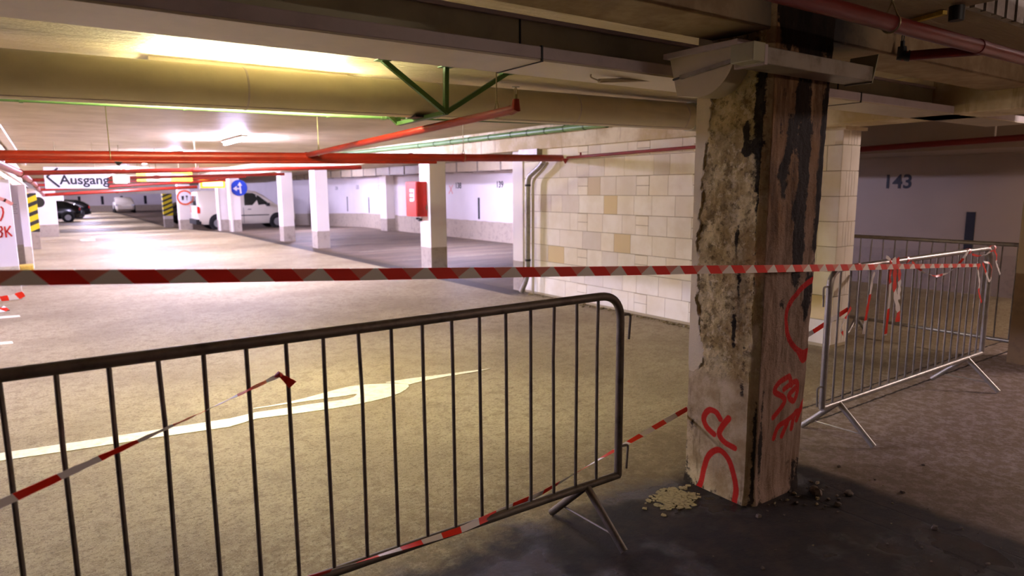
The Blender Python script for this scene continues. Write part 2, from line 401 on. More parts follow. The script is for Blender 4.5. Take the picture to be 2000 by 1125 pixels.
# black window-like gap and shiny repair patches in the soffit
for i, (w, nm, ix, iy, sgn, mt) in enumerate([('wall_right', 'w', 0, 0, 0, 'wall_paint')]):
    wall_r = struct('wall_right', MB().box(XR, XR+.2, 4.9, 82, -.6, 2.6), 'wall_paint', smooth=False)
wall_r2 = struct('wall_bay', MB().box(XR+.0, XR+.2, -4, 4.9+1.9, -.1, 3.1), 'wall_dull', smooth=False)
wall_r2.location.x -= .012
struct('wall_far', MB().box(-6, 11.3, 80, 80.2, -.6, 2.3), 'wall_paint', smooth=False)
struct('wall_near', MB().box(-6, 11.3, -4.2, -4, -.1, 3.2), 'wall_dull', smooth=False)
struct('wall_outer', MB().box(-6.2, -6, -4, 80, -.6, 3.2), 'wall_dull', smooth=False)
wl = struct('wall_left', MB().box(-1.25, -1.1, 12.6, 31, -.2, 2.5), 'panel_paint', smooth=False)

# beams
struct('trim_1', MB().box(6.02, 6.5, -3.9, 42, 2.16, 2.5), 'beam', smooth=False, bevel=.01)            # row beam
struct('trim_2', MB().box(-6, 6.02, 1.93, 2.24, 2.31, 2.5), 'mould_beam', smooth=False, bevel=.008)       # beam over pillar
struct('trim_3', MB().box(-1.25, 6.5, 41.5, 42.0, 1.44, 2.3), 'white_paint', smooth=False)
bl = MB(); bl.add([(-1.1, 6, 2.0), (-.5, 6, 2.0), (-.5, 31, 1.55), (-1.1, 31, 1.55), (-1.1, 6, 2.5), (-.5, 6, 2.5), (-.5, 31, 2.4), (-1.1, 31, 2.4)],
                  [(0, 3, 2, 1), (4, 5, 6, 7), (0, 1, 5, 4), (1, 2, 6, 5), (2, 3, 7, 6), (3, 0, 4, 7)])
struct('trim_4', bl, 'beam', smooth=False)
struct('trim_5', MB().box(9.7, XR, 2.0, 7.2, 2.05, 2.5), 'wall_dull', smooth=False)                   # ledge over bay 143
# ribbed riser where the soffit steps up
mb = MB().box(3.95, 9, 1.60, 1.62, 2.5, 3.0)
x = 4.0
while x < 6.6: mb.box(x, x+.10, 1.575, 1.60, 2.5, 3.0); x += .135
struct('trim_6', mb, 'galvanised_duct', smooth=False)
struct('trim_7', MB().box(8.2, XR, 7.2, 42, 2.42, 2.5), 'beam', smooth=False)

# ------------------------------------------------------------------ block wall
def blocks(name, x0, x1, y0, y1, ztop, face_end=True, label=None, kindwall=True):
    vs = MB(); tones = []
    H = .245
    def put(a0, a1, b0, b1, c0, c1, tone):
        nb = len(vs.v); vs.box(a0, a1, b0, b1, c0, c1); tones.extend([tone]*(len(vs.v)-nb))
    put(x0+.008, x1-.006, y0+.006, y1-.006, 0, ztop, (0, 0, .9))
    odd = [on(1128, 450, 0, x0)[1], on(1241, 450, 0, x0)[1], on(1350, 450, 0, x0)[1]]
    oddn = [on(1147, 450, 0, x0)[1], on(1266, 450, 0, x0)[1], on(1376, 450, 0, x0)[1]]
    row = 0; z = 0.03; rnd = random.Random(11)
    while z < ztop-.03:
        h = min(H, ztop-z)
        segs = []
        if row % 2 == 0 and y1-y0 > 1:
            y = y1; cuts = []
            for a, b in zip(odd, oddn): cuts += [(a, b)]
            for a, b in cuts:
                while y-a > .3:
                    w = rnd.choice((.25, .3, .37, .5)); w = min(w, y-a)
                    if y-a-w < .1: w = y-a
                    segs.append((y-w, y, 0)); y -= w
                if y-a > .02: segs.append((a, y, 0))
                segs.append((b, a, 1)); y = b
            while y > y0+.01:
                w = min(rnd.choice((.25, .3, .37, .5)), y-y0); segs.append((y-w, y, 0)); y -= w
        else:
            y = y1
            while y > y0+.01:
                w = min(rnd.choice((.25, .3, .37, .37, .5)), y-y0)
                if y-y0-w < .08: w = y-y0
                segs.append((y-w, y, 0)); y -= w
        for a, b, k in segs:
            g = .004; tn = (rnd.choice((0, 0, 0, .06, .15, .15, .9 if rnd.random() < .3 else 0)), rnd.choice((0, 0, .1, .3, .4)) if rnd.random() < .6 else 0, 0)
            if k:
                put(x0-.002, x0+.1, a+g, b-g, z+g, z+h/2-g, (.1, 0, 0)); put(x0-.002, x0+.1, a+g, b-g, z+h/2+g, z+h-g*2.5, (.15, 0, 0))
            else:
                put(x0, x0+.1, a+g*.6, b-g*.6, z+g, z+h-g, tn)
        if face_end:
            xx = x0+.02; end = [(.0, .16), (.16, x1-x0)] if row % 2 else [(.0, .1), (.1, .15), (.15, .2), (.2, .25), (.25, x1-x0)]
            for a, b in end:
                b = min(b, x1-x0)
                if b-a > .01: put(x0+a+.003, x0+b-.003, y0-.001, y0+.1, z+.004, z+h-.004, (0.05, .35 if a > .14 else .15, 0))
        z += h; row += 1
    o = build(name, vs, 'blocks', None, smooth=False)
    ca = o.data.color_attributes.new('tone', 'FLOAT_COLOR', 'POINT')
    for i, tn in enumerate(tones): ca.data[i].color = (*tn, 1)
    return o
bw = blocks('wall_middle', 6.08, 6.45, 4.15, 8.36, 2.165, False); bw['kind'] = 'structure'
pier = blocks('wall_end', 6.30, 6.62, 3.50, 4.2, 2.16, True); pier['kind'] = 'structure'
struct('trim_8', MB().box(6.26, 6.66, 3.46, 4.2, 2.13, 2.16), 'beam', smooth=False)

# ------------------------------------------------------------------ columns
def column(x0, x1, y0, y1, top, label, mat='column_paint', group=None, name='concrete_column'):
    z0 = zo((y0+y1)/2); mb = MB().box(x0, x1, y0, y1, z0-.02, top)
    return tag(build(name, mb, mat, None, smooth=False, bevel=.012), label, 'column', group)
def yx(px, X=6.12): return on(px, 480, 0, X)[1]
c1 = column(6.06, 6.42, 8.365, 8.64, 2.16, 'white concrete column at the left end of the cream block wall, behind the two downpipes')
c2 = column(6.12, 6.48, 11.49, 11.92, 2.16, 'white concrete column with the red fire cabinet hung on its side')
c3 = column(6.12, 6.48, 18.06, 18.50, 2.16, 'white concrete column right of the van, second one left of the fire cabinet column', )
c3['label'] = 'white concrete column with a dark scuff at its foot, next left of the fire cabinet column'
c4 = column(6.12, 6.48, 21.18, 21.62, 2.16, 'white concrete column standing just in front of the nose of the white van')
c5 = column(6.12, 6.52, 28.2, 28.6, 2.12, 'white concrete column carrying the round blue arrow sign')
c6 = column(6.12, 6.52, 30.3, 30.8, 2.06, 'beige concrete column between the van rear wheel and the blue sign column')
c7 = column(5.4, 5.95, 35.6, 36.1, 1.9, 'white concrete column carrying the round orange rimmed sign')
mb = MB().box(5.6, 6.05, 42.1, 42.5, -.45, .05)
c8 = thing('striped_column', (5.83, 42.3, -.45), 'white column wrapped in slanted yellow and black stripes, left of the orange rimmed sign', 'column')
build('shaft', MB().box(5.6, 6.05, 42.1, 42.5, -.46, 2.0), 'column_paint', c8, smooth=False)
build('striped_sleeve', MB().box(5.585, 6.065, 42.085, 42.515, .2, 1.55), 'hazard', c8, smooth=False)
column(10.85, XR-.001, 23.9, 24.5, 2.2, 'white wall pier standing out of the back wall of the parking bays')
# left row
p1 = tag(build('wall_panel', MB().box(-2.2, -.36, 12.4, 12.6, -.01, 1.78), 'panel_paint', None, smooth=False), 'white wall panel at the far left with red spray paint on it', 'wall panel')
p2 = tag(build('wall_panel', MB().box(-1.1, -.24, 17.45, 17.65, -.01, 1.74).box(-.36, -.235, 16.6, 17.45, -.01, 1.74), 'panel_paint', None, smooth=False), 'white wall panel carrying a paper notice, behind the spray painted panel', 'wall panel')
s2 = thing('striped_column', (-.3, 23.2, 0), 'white column with a yellow and black striped sleeve at the left of the aisle', 'column')
build('shaft', MB().box(-.62, -.11, 23, 23.4, -.01, 1.68), 'column_paint', s2, smooth=False)
build('striped_sleeve', MB().box(-.635, -.095, 22.985, 23.415, .48, 1.56), 'hazard', s2, smooth=False)
column(-1.1, .47, 31.1, 31.7, 1.62, 'wide white pier with grey foot in front of the parked black cars')
c9 = column(.6, 1.35, 58, 58.6, 1.7, 'distant white column standing beside the second dark car')
tag(build('kerb_block', MB().box(-.62, -.24, 16.2, 16.58, 0, .16), 'yellow_dirty', None, bevel=.015), 'dirty yellow concrete block at the foot of the notice panel', 'block')
s2['label'] = 'white column in a yellow and black striped sleeve at the left edge of the aisle'

# spray paint on the left panel
def plane_pts(pts, ax, v): return [on(x, y, ax, v) for x, y in pts]
def z7(pts): return [(x/3.125, 260+y/3.125) for x, y in pts]
g = MB()
for st in ([(5, 450), (16, 460), (20, 485), (15, 510), (2, 535)], [(-8, 572), (8, 572), (14, 588), (2, 600), (14, 612), (10, 632), (-6, 636)], [(28, 572), (34, 605), (38, 635)], [(62, 568), (42, 600), (72, 628)]):
    g.stroke(plane_pts(z7(st), 1, 12.395), .022, (0, -1, 0), .003)
build('graffiti', g, 'lilac_paint', p1, smooth=False)
g = MB().stroke(plane_pts(z7([(-5, 398), (30, 410), (72, 432)]), 1, 12.394), .05, (0, -1, 0), .003)
build('graffiti', g, 'pale_spray', p1, smooth=False)
pn = MB(); a = on(28, 395, 1, 17.43); b = on(44, 418, 1, 17.43)
nt = tag(build('paper_notice', MB().box(-.62, -.38, 17.43, 17.445, b.z, a.z), 'sign_white', None, smooth=False), 'white paper notice taped to the second wall panel on the left', 'notice')
ln = MB()
for i in range(5):
    zz = a.z-.05-i*.045; ln.box(-.60, -.42-.02*(i % 2), 17.425, 17.43, zz-.004, zz+.004)
build('printed_lines', ln, 'dim_number', nt, smooth=False)
tag(build('round_disc', MB().disc((on(75, 395, 1, 23.42).x, 23.42, on(75, 395, 1, 23.42).z), (0, 1, 0), .15, .06, 28), 'black', None), 'dark round disc on the edge of the striped column at the left', 'disc')

# stripes, numbers on the back wall
def text(body, size, mat, loc, rot, parent, name='bay_number', th=.002):
    cu = bpy.data.curves.new('t', 'FONT'); cu.body = body; cu.size = size; cu.align_x = 'CENTER'; cu.align_y = 'CENTER'; cu.extrude = th; cu.offset = size*.02
    o = bpy.data.objects.new('t', cu); COL.objects.link(o); bpy.context.view_layer.update()
    me = bpy.data.meshes.new_from_object(o); bpy.data.objects.remove(o); me.name = name
    me.materials.clear(); me.materials.append(M[mat])
    t = bpy.data.objects.new(name, me); COL.objects.link(t); t.rotation_euler = rot; t.location = V(loc)-world_loc(parent); t.parent = parent
    return t
RWALL = (math.pi/2, 0, -math.pi/2)
for body, px, py, s, mt in (('139', 976, 361, .26, 'number_paint'), ('138', 895, 363, .26, 'number_paint'), ('136', 741, 366, .24, 'dim_number'), ('135', 698, 366, .24, 'dim_number'), ('134', 657, 368, .24, 'dim_number')):
    p = on(px, py, 0, XR-.002); text(body, s, mt, p, RWALL, wall_r)
p = on(1753, 356, 0, XR-.016); text('143', .30, 'number_paint', p, RWALL, wall_r2)
for px, y0, y1, w in ((935, 386, 428, .10), (720, 385, 416, .08), (678, 384, 413, .08), (753, 386, 418, .06), (546, 388, 408, .07)):
    a, b = on(px, y0, 0, XR-.002), on(px, y1, 0, XR-.002)
    build('painted_bar', MB().box(XR-.006, XR, a.y-w/2, a.y+w/2, b.z, a.z), 'black_paint', wall_r, smooth=False)
a, b = on(1897, 414, 0, XR-.015), on(1890, 480, 0, XR-.015)
build('painted_bar', MB().box(XR-.019, XR-.012, a.y-.06, a.y+.06, b.z-.1, a.z), 'black_paint', wall_r2, smooth=False)
g = MB().stroke([on(x, y, 0, XR-.003) for x, y in ((878, 363), (884, 378))], .04, (-1, 0, 0)).stroke([on(x, y, 0, XR-.003) for x, y in ((884, 362), (877, 378))], .04, (-1, 0, 0))
build('graffiti', g, 'pale_spray', wall_r, smooth=False)
for px in (105, 155, 200, 238, 284):   # bars on the far wall
    a = on(px, 392, 1, 79.98)
    build('painted_bar', MB().box(a.x-.12, a.x+.12, 79.97, 80, .25, 1.1), 'black_paint', bpy.data.objects['wall_far'], smooth=False)

# long square duct along the back wall
d = thing('wall_duct', (10.9, 20, 2.1), 'long pale square ventilation duct along the top of the back wall of the bays', 'duct')
build('duct_body', MB().box(10.62, XR-.001, 9, 40, 2.12, 2.4), 'duct_paint', d, smooth=False)
y = 9.6
while y < 39: build('duct_seam', MB().box(10.60, XR-.002, y-.025, y+.025, 2.1, 2.41), 'galvanised_duct', d, smooth=False); y += 1.22

# ------------------------------------------------------------------ floor markings
def flat(name, polys, mat, label, cat='road marking', z=.004, group=None):
    mb = MB()
    for P in polys:
        P = [V((p.x, p.y, zo(p.y)+z)) for p in P]; n = len(P)
        mb.add(P+[V((p.x, p.y, p.z-z+.0005)) for p in P], [tuple(range(n))]+[(i, (i+1) % n, n+(i+1) % n, n+i) for i in range(n)])
    return tag(build(name, mb, mat, None, smooth=False), label, cat, group)
def z8(pts): return [(500+x*.502, 560+y*.502) for x, y in pts]
band_up = [(-60, 893), (0, 886), (150, 864), (301, 841), (450, 818), (500, 806)]+z8([(100, 476), (200, 460), (280, 449), (350, 440), (380, 431), (394, 420)])
band_lo = [(-60, 909), (0, 901), (150, 879), (301, 856), (450, 834)]+z8([(0, 515), (140, 497), (300, 475), (380, 462), (450, 447), (510, 432), (560, 415), (582, 402), (595, 390), (592, 381)])
prong_up = z8([(-10, 474), (60, 463), (120, 452), (200, 432), (300, 405), (360, 390), (420, 382), (510, 378), (560, 379), (592, 381)])
prong_lo = z8([(-10, 477), (100, 461), (200, 446), (300, 432), (350, 426), (385, 419), (394, 420)])
arrow = [fl(*p) for p in band_up+prong_lo[::-1][1:]+prong_up+band_lo[::-1][1:]]
mbv = MB()
tail = [fl(*p) for p in z8([(505, 373), (600, 358), (730, 342), (850, 327), (915, 319), (850, 333), (730, 352), (640, 370), (598, 381), (560, 377)])]
flat('arrow_marking', [arrow, tail], 'road_paint', 'large white painted direction arrow curving across the floor behind the near barrier', 'road marking')
for px in ((((0, 619), (38, 615), (38, 618), (0, 623))), (((0, 669), (24, 667), (24, 670), (0, 673)))):
    pass
flat('lane_line', [[fl(*p) for p in ((-40, 621), (38, 616), (40, 619), (-40, 626))]], 'road_paint', 'short white line at the far left, just below the spray painted panel', 'road marking')
flat('lane_line', [[fl(*p) for p in ((-40, 672), (24, 667), (26, 671), (-40, 677))]], 'road_paint', 'short white line at the left edge, just above the near barrier rail', 'road marking')
flat('lane_arrow', [[fl(*p) for p in ((155, 468), (180, 466), (178, 460), (187, 463), (186, 470), (160, 471))]], 'road_paint', 'small worn arrow painted far down the aisle on the left')
flat('lane_arrow', [[fl(*p) for p in ((268, 470), (290, 468), (296, 472), (286, 475), (270, 473))]], 'road_paint', 'small worn arrow painted far down the aisle near its middle')
bayn = ('nearest to the block wall', 'second from the block wall', 'third from the block wall', 'fourth from the block wall', 'fifth from the block wall')
for i, y in enumerate((11.2, 13.75, 16.3, 18.9, 21.4)):
    flat('bay_line', [[V((6.6, y-.05, 0)), V((11.1, y-.05, 0)), V((11.1, y+.05, 0)), V((6.6, y+.05, 0))]], 'faint_line', 'faint pale parking bay line, '+bayn[i], 'bay line', .003, 'parking bay lines')
# plastic strip on floor at left panel
def ribbon(pts, w, side, u0=0, twist=0, thick=0, sag=0, nseg=40, wob=0, taper=None):
    """tape as a thin strip; side = direction across it; twist = total turns in radians"""
    pts = [V(p) for p in pts]; L = [0]
    for a, b in zip(pts[:-1], pts[1:]): L.append(L[-1]+(b-a).length)
    mb = MB(); mb.uv = []; side = V(side)
    rng = random.Random(len(pts)*13+int(w*1000)+int(L[-1]*77))
    for i in range(nseg+1):
        s = L[-1]*i/nseg; k = 0
        while k < len(L)-2 and L[k+1] < s: k += 1
        t = (s-L[k])/max(L[k+1]-L[k], 1e-6); p = pts[k].lerp(pts[k+1], t); dirn = (pts[k+1]-pts[k]).normalized()
        p = p - V((0, 0, sag*4*(i/nseg)*(1-i/nseg)))
        sd = (side-dirn*side.dot(dirn)).normalized(); an = twist*(i/nseg)+wob*math.sin(i*1.7)
        sd = Matrix.Rotation(an, 3, dirn) @ sd; nr = dirn.cross(sd)*.0006
        ww = w*(taper(i/nseg) if taper else 1)
        for q in (p+sd*ww/2+nr, p-sd*ww/2+nr, p-sd*ww/2-nr, p+sd*ww/2-nr): mb.v.append(q)
        mb.uv += [(s+u0, ww), (s+u0, 0), (s+u0, 0), (s+u0, ww)]
    for i in range(nseg):
        for k in range(4): mb.f.append((4*i+k, 4*i+(k+1) % 4, 4*i+4+(k+1) % 4, 4*i+4+k)); mb.mi.append(0)
    mb.f.append((3, 2, 1, 0)); mb.f.append(tuple(4*nseg+k for k in range(4))); mb.mi += [0, 0]
    return mb
tag(build('barrier_tape', ribbon([on(-30, 586, 1, 12.30), on(20, 583, 1, 12.33), on(47, 574, 1, 12.34)], .10, (0, -.3, 1), nseg=12, wob=.3), 'tape2', None), 'crumpled red and white tape lying along the foot of the spray painted panel', 'tape')
tag(build('barrier_tape', ribbon([fl(-25, 607, .02), fl(0, 605, .03), fl(14, 603, .02)], .12, (0, 1, .2), nseg=8, wob=.4), 'tape2', None), 'scrap of pinkish tape on the floor at the left edge of the photo', 'tape')

# ------------------------------------------------------------------ the flaking pillar
PX0, PY0, PY1 = 2.785, 1.91, 2.32
def xr(z): return 3.215+.095*z/2.1
strokesL = [[(232, 688), (215, 660), (185, 650), (163, 680), (172, 718), (205, 752)], [(268, 685), (240, 720), (228, 752), (250, 785), (292, 810)],
            [(118, 990), (150, 968), (162, 900), (185, 840), (225, 818), (262, 850), (285, 910), (300, 980), (298, 1045)]]
strokesF = [[(635, 92), (570, 140), (520, 210), (508, 270), (518, 340), (550, 392), (605, 418)], [(560, 405), (580, 440), (595, 420), (600, 400), (575, 415)],
            [(522, 508), (480, 535), (460, 572), (495, 595), (500, 620), (455, 682)], [(525, 515), (532, 545)], [(500, 562), (550, 530), (556, 570), (540, 612), (520, 590), (545, 560)],
            [(457, 770), (475, 722), (505, 700)], [(490, 760), (515, 700)], [(530, 728), (545, 665), (562, 655)], [(553, 692), (583, 612), (588, 660)], [(505, 700), (560, 655)]]
def smooth_line(P, k=5):
    out = []
    for i in range(len(P)-1):
        a, b, c, d = P[max(i-1, 0)], P[i], P[i+1], P[min(i+2, len(P)-1)]
        for j in range(k):
            t = j/k; out.append(tuple(.5*((2*b[q])+(-a[q]+c[q])*t+(2*a[q]-5*b[q]+4*c[q]-d[q])*t*t+(-a[q]+3*b[q]-3*c[q]+d[q])*t**3) for q in (0, 1)))
    return out+[P[-1]]
def cv(st): return smooth_line([(1300+x/2.1625, 500+y/2.1625) for x, y in st])
SL = [[(on(x, y, 0, PX0).y, on(x, y, 0, PX0).z) for x, y in cv(s)] for s in strokesL]
SF = [[(on(x, y, 1, PY0).x, on(x, y, 1, PY0).z) for x, y in cv(s)] for s in strokesF]
def dseg(p, a, b):
    ax, ay = a; bx, by = b; dx, dy = bx-ax, by-ay; t = max(0, min(1, ((p[0]-ax)*dx+(p[1]-ay)*dy)/max(dx*dx+dy*dy, 1e-9)))
    return math.hypot(p[0]-ax-dx*t, p[1]-ay-dy*t)
def spray_at(p, S, w):
    d = 9
    for s in S:
        for a, b in zip(s[:-1], s[1:]):
            if abs(p[0]-a[0]) > .35 or abs(p[1]-a[1]) > .4: continue
            d = min(d, dseg(p, a, b))
    return max(0, min(1, 1.25-d/w))
def blob(u, z, cu, cz, ru, rz): return math.exp(-((u-cu)/ru)**2-((z-cz)/rz)**2)
def sstep(x, a, b): t = max(0, min(1, (x-a)/(b-a))); return t*t*(3-2*t)
def interp(x, T):
    if x <= T[0][0]: return T[0][1]
    for (a, b), (c, d_) in zip(T[:-1], T[1:]):
        if x <= c: return b+(d_-b)*(x-a)/(c-a)
    return T[-1][1]
NL, NC, NF, NB = 78, 6, 88, 10
zs = [i/360*2.48 for i in range(361)]
pv = []; mask = []; spr = []
edgeT = [(.0, 0), (.60, 0), (.66, .22), (.75, .26), (.88, .17), (1.0, .10), (1.2, .12), (1.35, .07), (1.5, .12), (1.62, .16), (1.72, .13), (1.85, .2), (2.0, .24), (2.3, .3)]
for z in zs:
    X1 = xr(z); jag = (noise.fractal(V((0, 0, z*9)), 1, 2, 4)*.07 + noise.noise(V((3, 1, z*40)))*.03)
    b = interp(z, edgeT)+ (jag if z > .62 else 0)
    peeled = sstep(z, .62, .68)
    ring = []
    for i in range(NL+1): ring.append(('L', i/NL))
    for i in range(1, NC): ring.append(('C', i/NC))
    for i in range(NF+1): ring.append(('F', i/NF))
    for i in range(1, NB): ring.append(('R', i/NB))
    for i in range(NB): ring.append(('B', i/NB))
    for kind, u in ring:
        P = S = None; paint = mould = rust = sp = low = fr = 0; dsp = 0
        chip = max(0, noise.fractal(V((kind == 'R', z*7, 4)), 1, 2, 3))*.02
        if kind == 'L':
            y = PY1-(PY1-PY0-.035)*u; P = V((PX0, y, z)); N = V((-1, 0, 0))
            q = V((y*7, z*7, 0)); rg = noise.fractal(q, .9, 2.1, 6); fineN = noise.fractal(V((y*40, z*40, 5)), 1, 2, 3)
            paint = (1 if u < b else 0) if z > .62 else 0
            patch = blob(u, z, .12, .72, .16, .08)*sstep(rg+fineN*.4, -.15, .1); paint = max(paint, patch*.9)
            low = 1-sstep(z+rg*.05, .60, .68)
            dsp = (rg*.013+fineN*.0035)*peeled*(1-paint)+.009*paint*peeled+.003*low+rg*.002
            mould = 1.0*blob(u, z, 1.02, 1.95, .16, .42)+.8*blob(u, z, 1.05, 1.35, .09, .5)+1.1*blob(u, z, .78, 1.86, .06, .05)+1.1*blob(u, z, .80, 1.77, .09, .035)+.9*blob(u, z, .72, .88, .05, .13)+.7*blob(u, z, .72, 1.35, .04, .1)
            mould += .7*blob(u, z, .78, 1.12, .04, .08)+.6*blob(u, z, .9, .70, .05, .25)+.4*blob(u, z, .1, .38, .12, .1)+.55*blob(u, z, .35, .0, .8, .05)+.6*blob(u, z, .0, .12, .12, .2)+.5*blob(u, z, .1, 1.5, .03, .3)*0
            rust = .7*blob(u, z, .82, 1.05, .2, .35)+.5*blob(u, z, .5, .12, .18, .1)+.3*blob(u, z, .9, .45, .15, .4)
            sp = spray_at((y, z), SL, .021)
        elif kind == 'C':
            a = u*math.pi/2; P = V((PX0+.035*u, PY0+.035*(1-u), z)); N = V((-.7, -.7, 0)); rg = noise.fractal(V((u, z*8, 2)), 1, 2, 4); dsp = rg*.004
            low = 1-peeled*.6; fr = .35
            mould = .9*sstep(z, .0, .05)*(1-sstep(z, .35, .8))*blob(u, 0, .9, 0, .45, 1)+.6*blob(u, z, .1, 2.0, .5, .4)+.5*blob(u, z, .5, .0, 1, .06); rust = .35+.3*blob(u, z, .5, 1.8, 1, .5)
        elif kind == 'F':
            x = PX0+.035+(X1-PX0-.035-.004)*u; cut = max(0, u-.94)/.06; P = V((x, PY0+.02*cut**2, z)); N = V((0, -1, 0))
            rg = noise.fractal(V((x*7, z*5, 9)), .9, 2.1, 6); fineN = noise.fractal(V((x*45, z*25, 2)), 1, 2, 3)
            dsp = (rg*.005+fineN*.0016)*(.35+.65*peeled) - chip*cut*.9
            if z > 1.25 or z < .6: pass
            fr = 1; low = 1-peeled*.5
            nz = noise.fractal(V((1, 0, z*1.6)), 1, 2, 4); ny = noise.fractal(V((0, 7, z*2.3)), 1, 2, 4); streak = noise.fractal(V((x*11, 0, z*1.1)), 1, 2, 5)
            d1 = u-(.56+.10*nz); d2 = u-(.27+.08*ny)
            mould = 1.0*math.exp(-(d1/(.10+.05*ny))**2)*sstep(z, .95, 1.3)+.55*streak*sstep(z, .8, 1.3)+.85*math.exp(-(d2/.08)**2)*sstep(z, 1.35, 1.6)*(1-sstep(z, 1.8, 2.0))
            mould += .9*blob(u, z, .92, 1.78, .09, .4)+.9*blob(u, z, .85, 1.02, .1, .13)+.7*blob(u, z, .92, 1.3, .08, .3)+.8*blob(u, z, .55, 2.4, .9, .2)+.5*sstep(z, 2.2, 2.35)+.7*blob(u, z, .35, 1.02, .1, .05)
            mould += .8*blob(u, z, .08, .3, .05, .45)+.9*blob(u, z, .96, .04, .2, .09)+.5*blob(u, z, .7, .14, .4, .05)+.35*blob(u, z, .3, 1.75, .4, .35)+.5*blob(u, z, .5, 0, 1, .03)
            rust = 1.1*sstep(z, 1.1, 1.6)*(.75+.3*rg)+.35*blob(u, z, .15, 1.1, .12, .6)
            sp = spray_at((x, z), SF, .020)
        elif kind == 'R':
            P = V((X1, PY0+.02+(PY1-PY0-.02)*u, z)); N = V((1, 0, 0)); rg = noise.fractal(V((P.y*8, z*8, 3)), 1, 2, 4); dsp = rg*.006-chip*(1-u)**2; fr = 1; mould = .4
        else:
            P = V((X1+(PX0-X1)*u, PY1, z)); N = V((0, 1, 0)); fr = 1
        foot = .012*math.exp(-(z/.05)**2)
        pv.append(P+N*(dsp+foot)); mask.append((paint, min(1, mould), min(1, rust))); spr.append((sp, low, fr))
NR = len(ring); mb = MB(); mb.v = pv
for i in range(len(zs)-1):
    for k in range(NR): mb.f.append((i*NR+k, i*NR+(k+1) % NR, (i+1)*NR+(k+1) % NR, (i+1)*NR+k)); mb.mi.append(0)
mb.f.append(tuple(range(NR-1, -1, -1))); mb.mi.append(0)
me_p = build('flaking_pillar', mb, 'pillar', None)
a1 = me_p.data.color_attributes.new('mask', 'FLOAT_COLOR', 'POINT'); a2 = me_p.data.color_attributes.new('spray', 'FLOAT_COLOR', 'POINT')
a1.data.foreach_set('color', [c for q in mask for c in (*q, 1)]); a2.data.foreach_set('color', [c for q in spr for c in (*q, 1)])
tag(me_p, 'large square concrete pillar with flaking render, black mould and red graffiti', 'pillar')
column(7.08, 7.5, 1.85, 2.27, 2.5, 'ochre and brown painted pillar at the right edge behind the barrier end', 'pier_brown', name='concrete_column')

# ------------------------------------------------------------------ crowd barriers
def barrier(P0, P1, H, zb, bars, mat, label, feet, hooks_at=None, r=.019, left_round=True):
    """P0, P1 = posts on the floor; bars = distances from P0"""
    P0, P1 = V(P0), V(P1); L = (P1-P0).length; t = (P1-P0).normalized(); nrm = V((-t.y, t.x, 0))
    A = lambda s, z, o=0: P0+t*s+Z*z+nrm*o
    e = thing('crowd_barrier', P0.lerp(P1, .5), label, 'barrier')
    build('frame', MB().tube(rounded([A(0, zb-.0), A(0, H), A(L, H), A(L, zb)], .13, 9), r, 14), mat, e)
    build('bottom_rail', MB().tube([A(-.004, zb), A(L+.004, zb)], r*.95, 14), mat, e)
    for s in bars:
        bd = .006*math.sin(s*31)*(1 if int(s*10) % 3 == 0 else .25)
        build('bar', MB().tube([A(s, zb), A(s+bd, (H+zb)/2+.2), A(s, H-.005)], .0072, 8), mat, e)
    for s, spread, dz in feet:
        mb = MB(); 
        mb.tube([A(s, zb-.0), A(s+.03*dz, .012, -spread)], r*.95, 12); mb.tube([A(s, zb), A(s-.03*dz, .012, spread)], r*.95, 12)
        f = build('foot', mb, mat, e)
        build('foot_brace', MB().tube([A(s+.005, .07, -spread*.80), A(s-.005, .07, spread*.80)], .005, 6), mat, f)
    if hooks_at:
        s, sg = hooks_at
        for z in (H-.10, zb+.14):
            build('hook', MB().tube(rounded([A(s, z), A(s+sg*.065, z), A(s+sg*.055, z-.12)], .02, 5), .006, 8), mat, e)
    return e
Lb = [2.01-.1262*k for k in range(19)]
x0 = -.40
barrier((x0, 2.2, 0), (2.15, 2.2, 0), 1.115, .235, [b-x0 for b in Lb if b > x0+.06], 'shaded_galvanised', 'near crowd barrier of galvanised bars coloured dark for shade, running across the left foreground',
        [(1.95-x0, .235, .6), (.12, .235, .6)], (2.15-x0, 1))
xs0, xs1 = 3.86, 6.22
nb = 19
barrier((xs0, 2.17, 0), (xs1, 2.17, 0), 1.10, .235, [(xs1-xs0)*(k+1)/(nb+1) for k in range(nb)], 'galvanised', 'galvanised crowd barrier right of the pillar, hung with red and white tape',
        [(.19, .235, .3), (xs1-xs0-.28, .235, .3)], (0, -1))
barrier((7.22, 3.98, 0), (7.22, 1.72, 0), 1.06, .17, [2.26*(k+1)/19 for k in range(18)], 'galvanised', 'rear crowd barrier with plain bars, standing behind the taped barrier', [(.25, .2, .3), (2.0, .2, .3)])

# ------------------------------------------------------------------ tapes
tL = on(-90, 544, 1, 1.86); tR = on(1915, 518, 1, 2.10); tM = on(1500, 525, 1, 1.878)
mb = ribbon([tL, on(700, 536, 1, 1.872), tM, tR], .036, (0, 0, 1), nseg=60, taper=lambda s: 1.0 if s < .6 else 1-.35*(s-.6)/.4)
tag(build('barrier_tape', mb, 'tape', None), 'taut red and white tape stretched across the whole photo past the pillar', 'tape')
mb = ribbon([on(-60, 1012, 1, 2.0), on(200, 893, 1, 2.08), on(400, 803, 1, 2.14), on(545, 733, 1, 2.185)], .022, (0, .4, 1), nseg=50, twist=2.2, u0=.1, wob=.1)
e = tag(build('barrier_tape', mb, 'tape2', None), 'thin twisted tape slanting up the near barrier and knotted to one bar', 'tape')
build('knot', MB().tube([on(538, 736, 1, 2.185), on(545, 731, 1, 2.178), on(551, 733, 1, 2.186)], [.006, .011, .006], 8), 'fire_red', e)
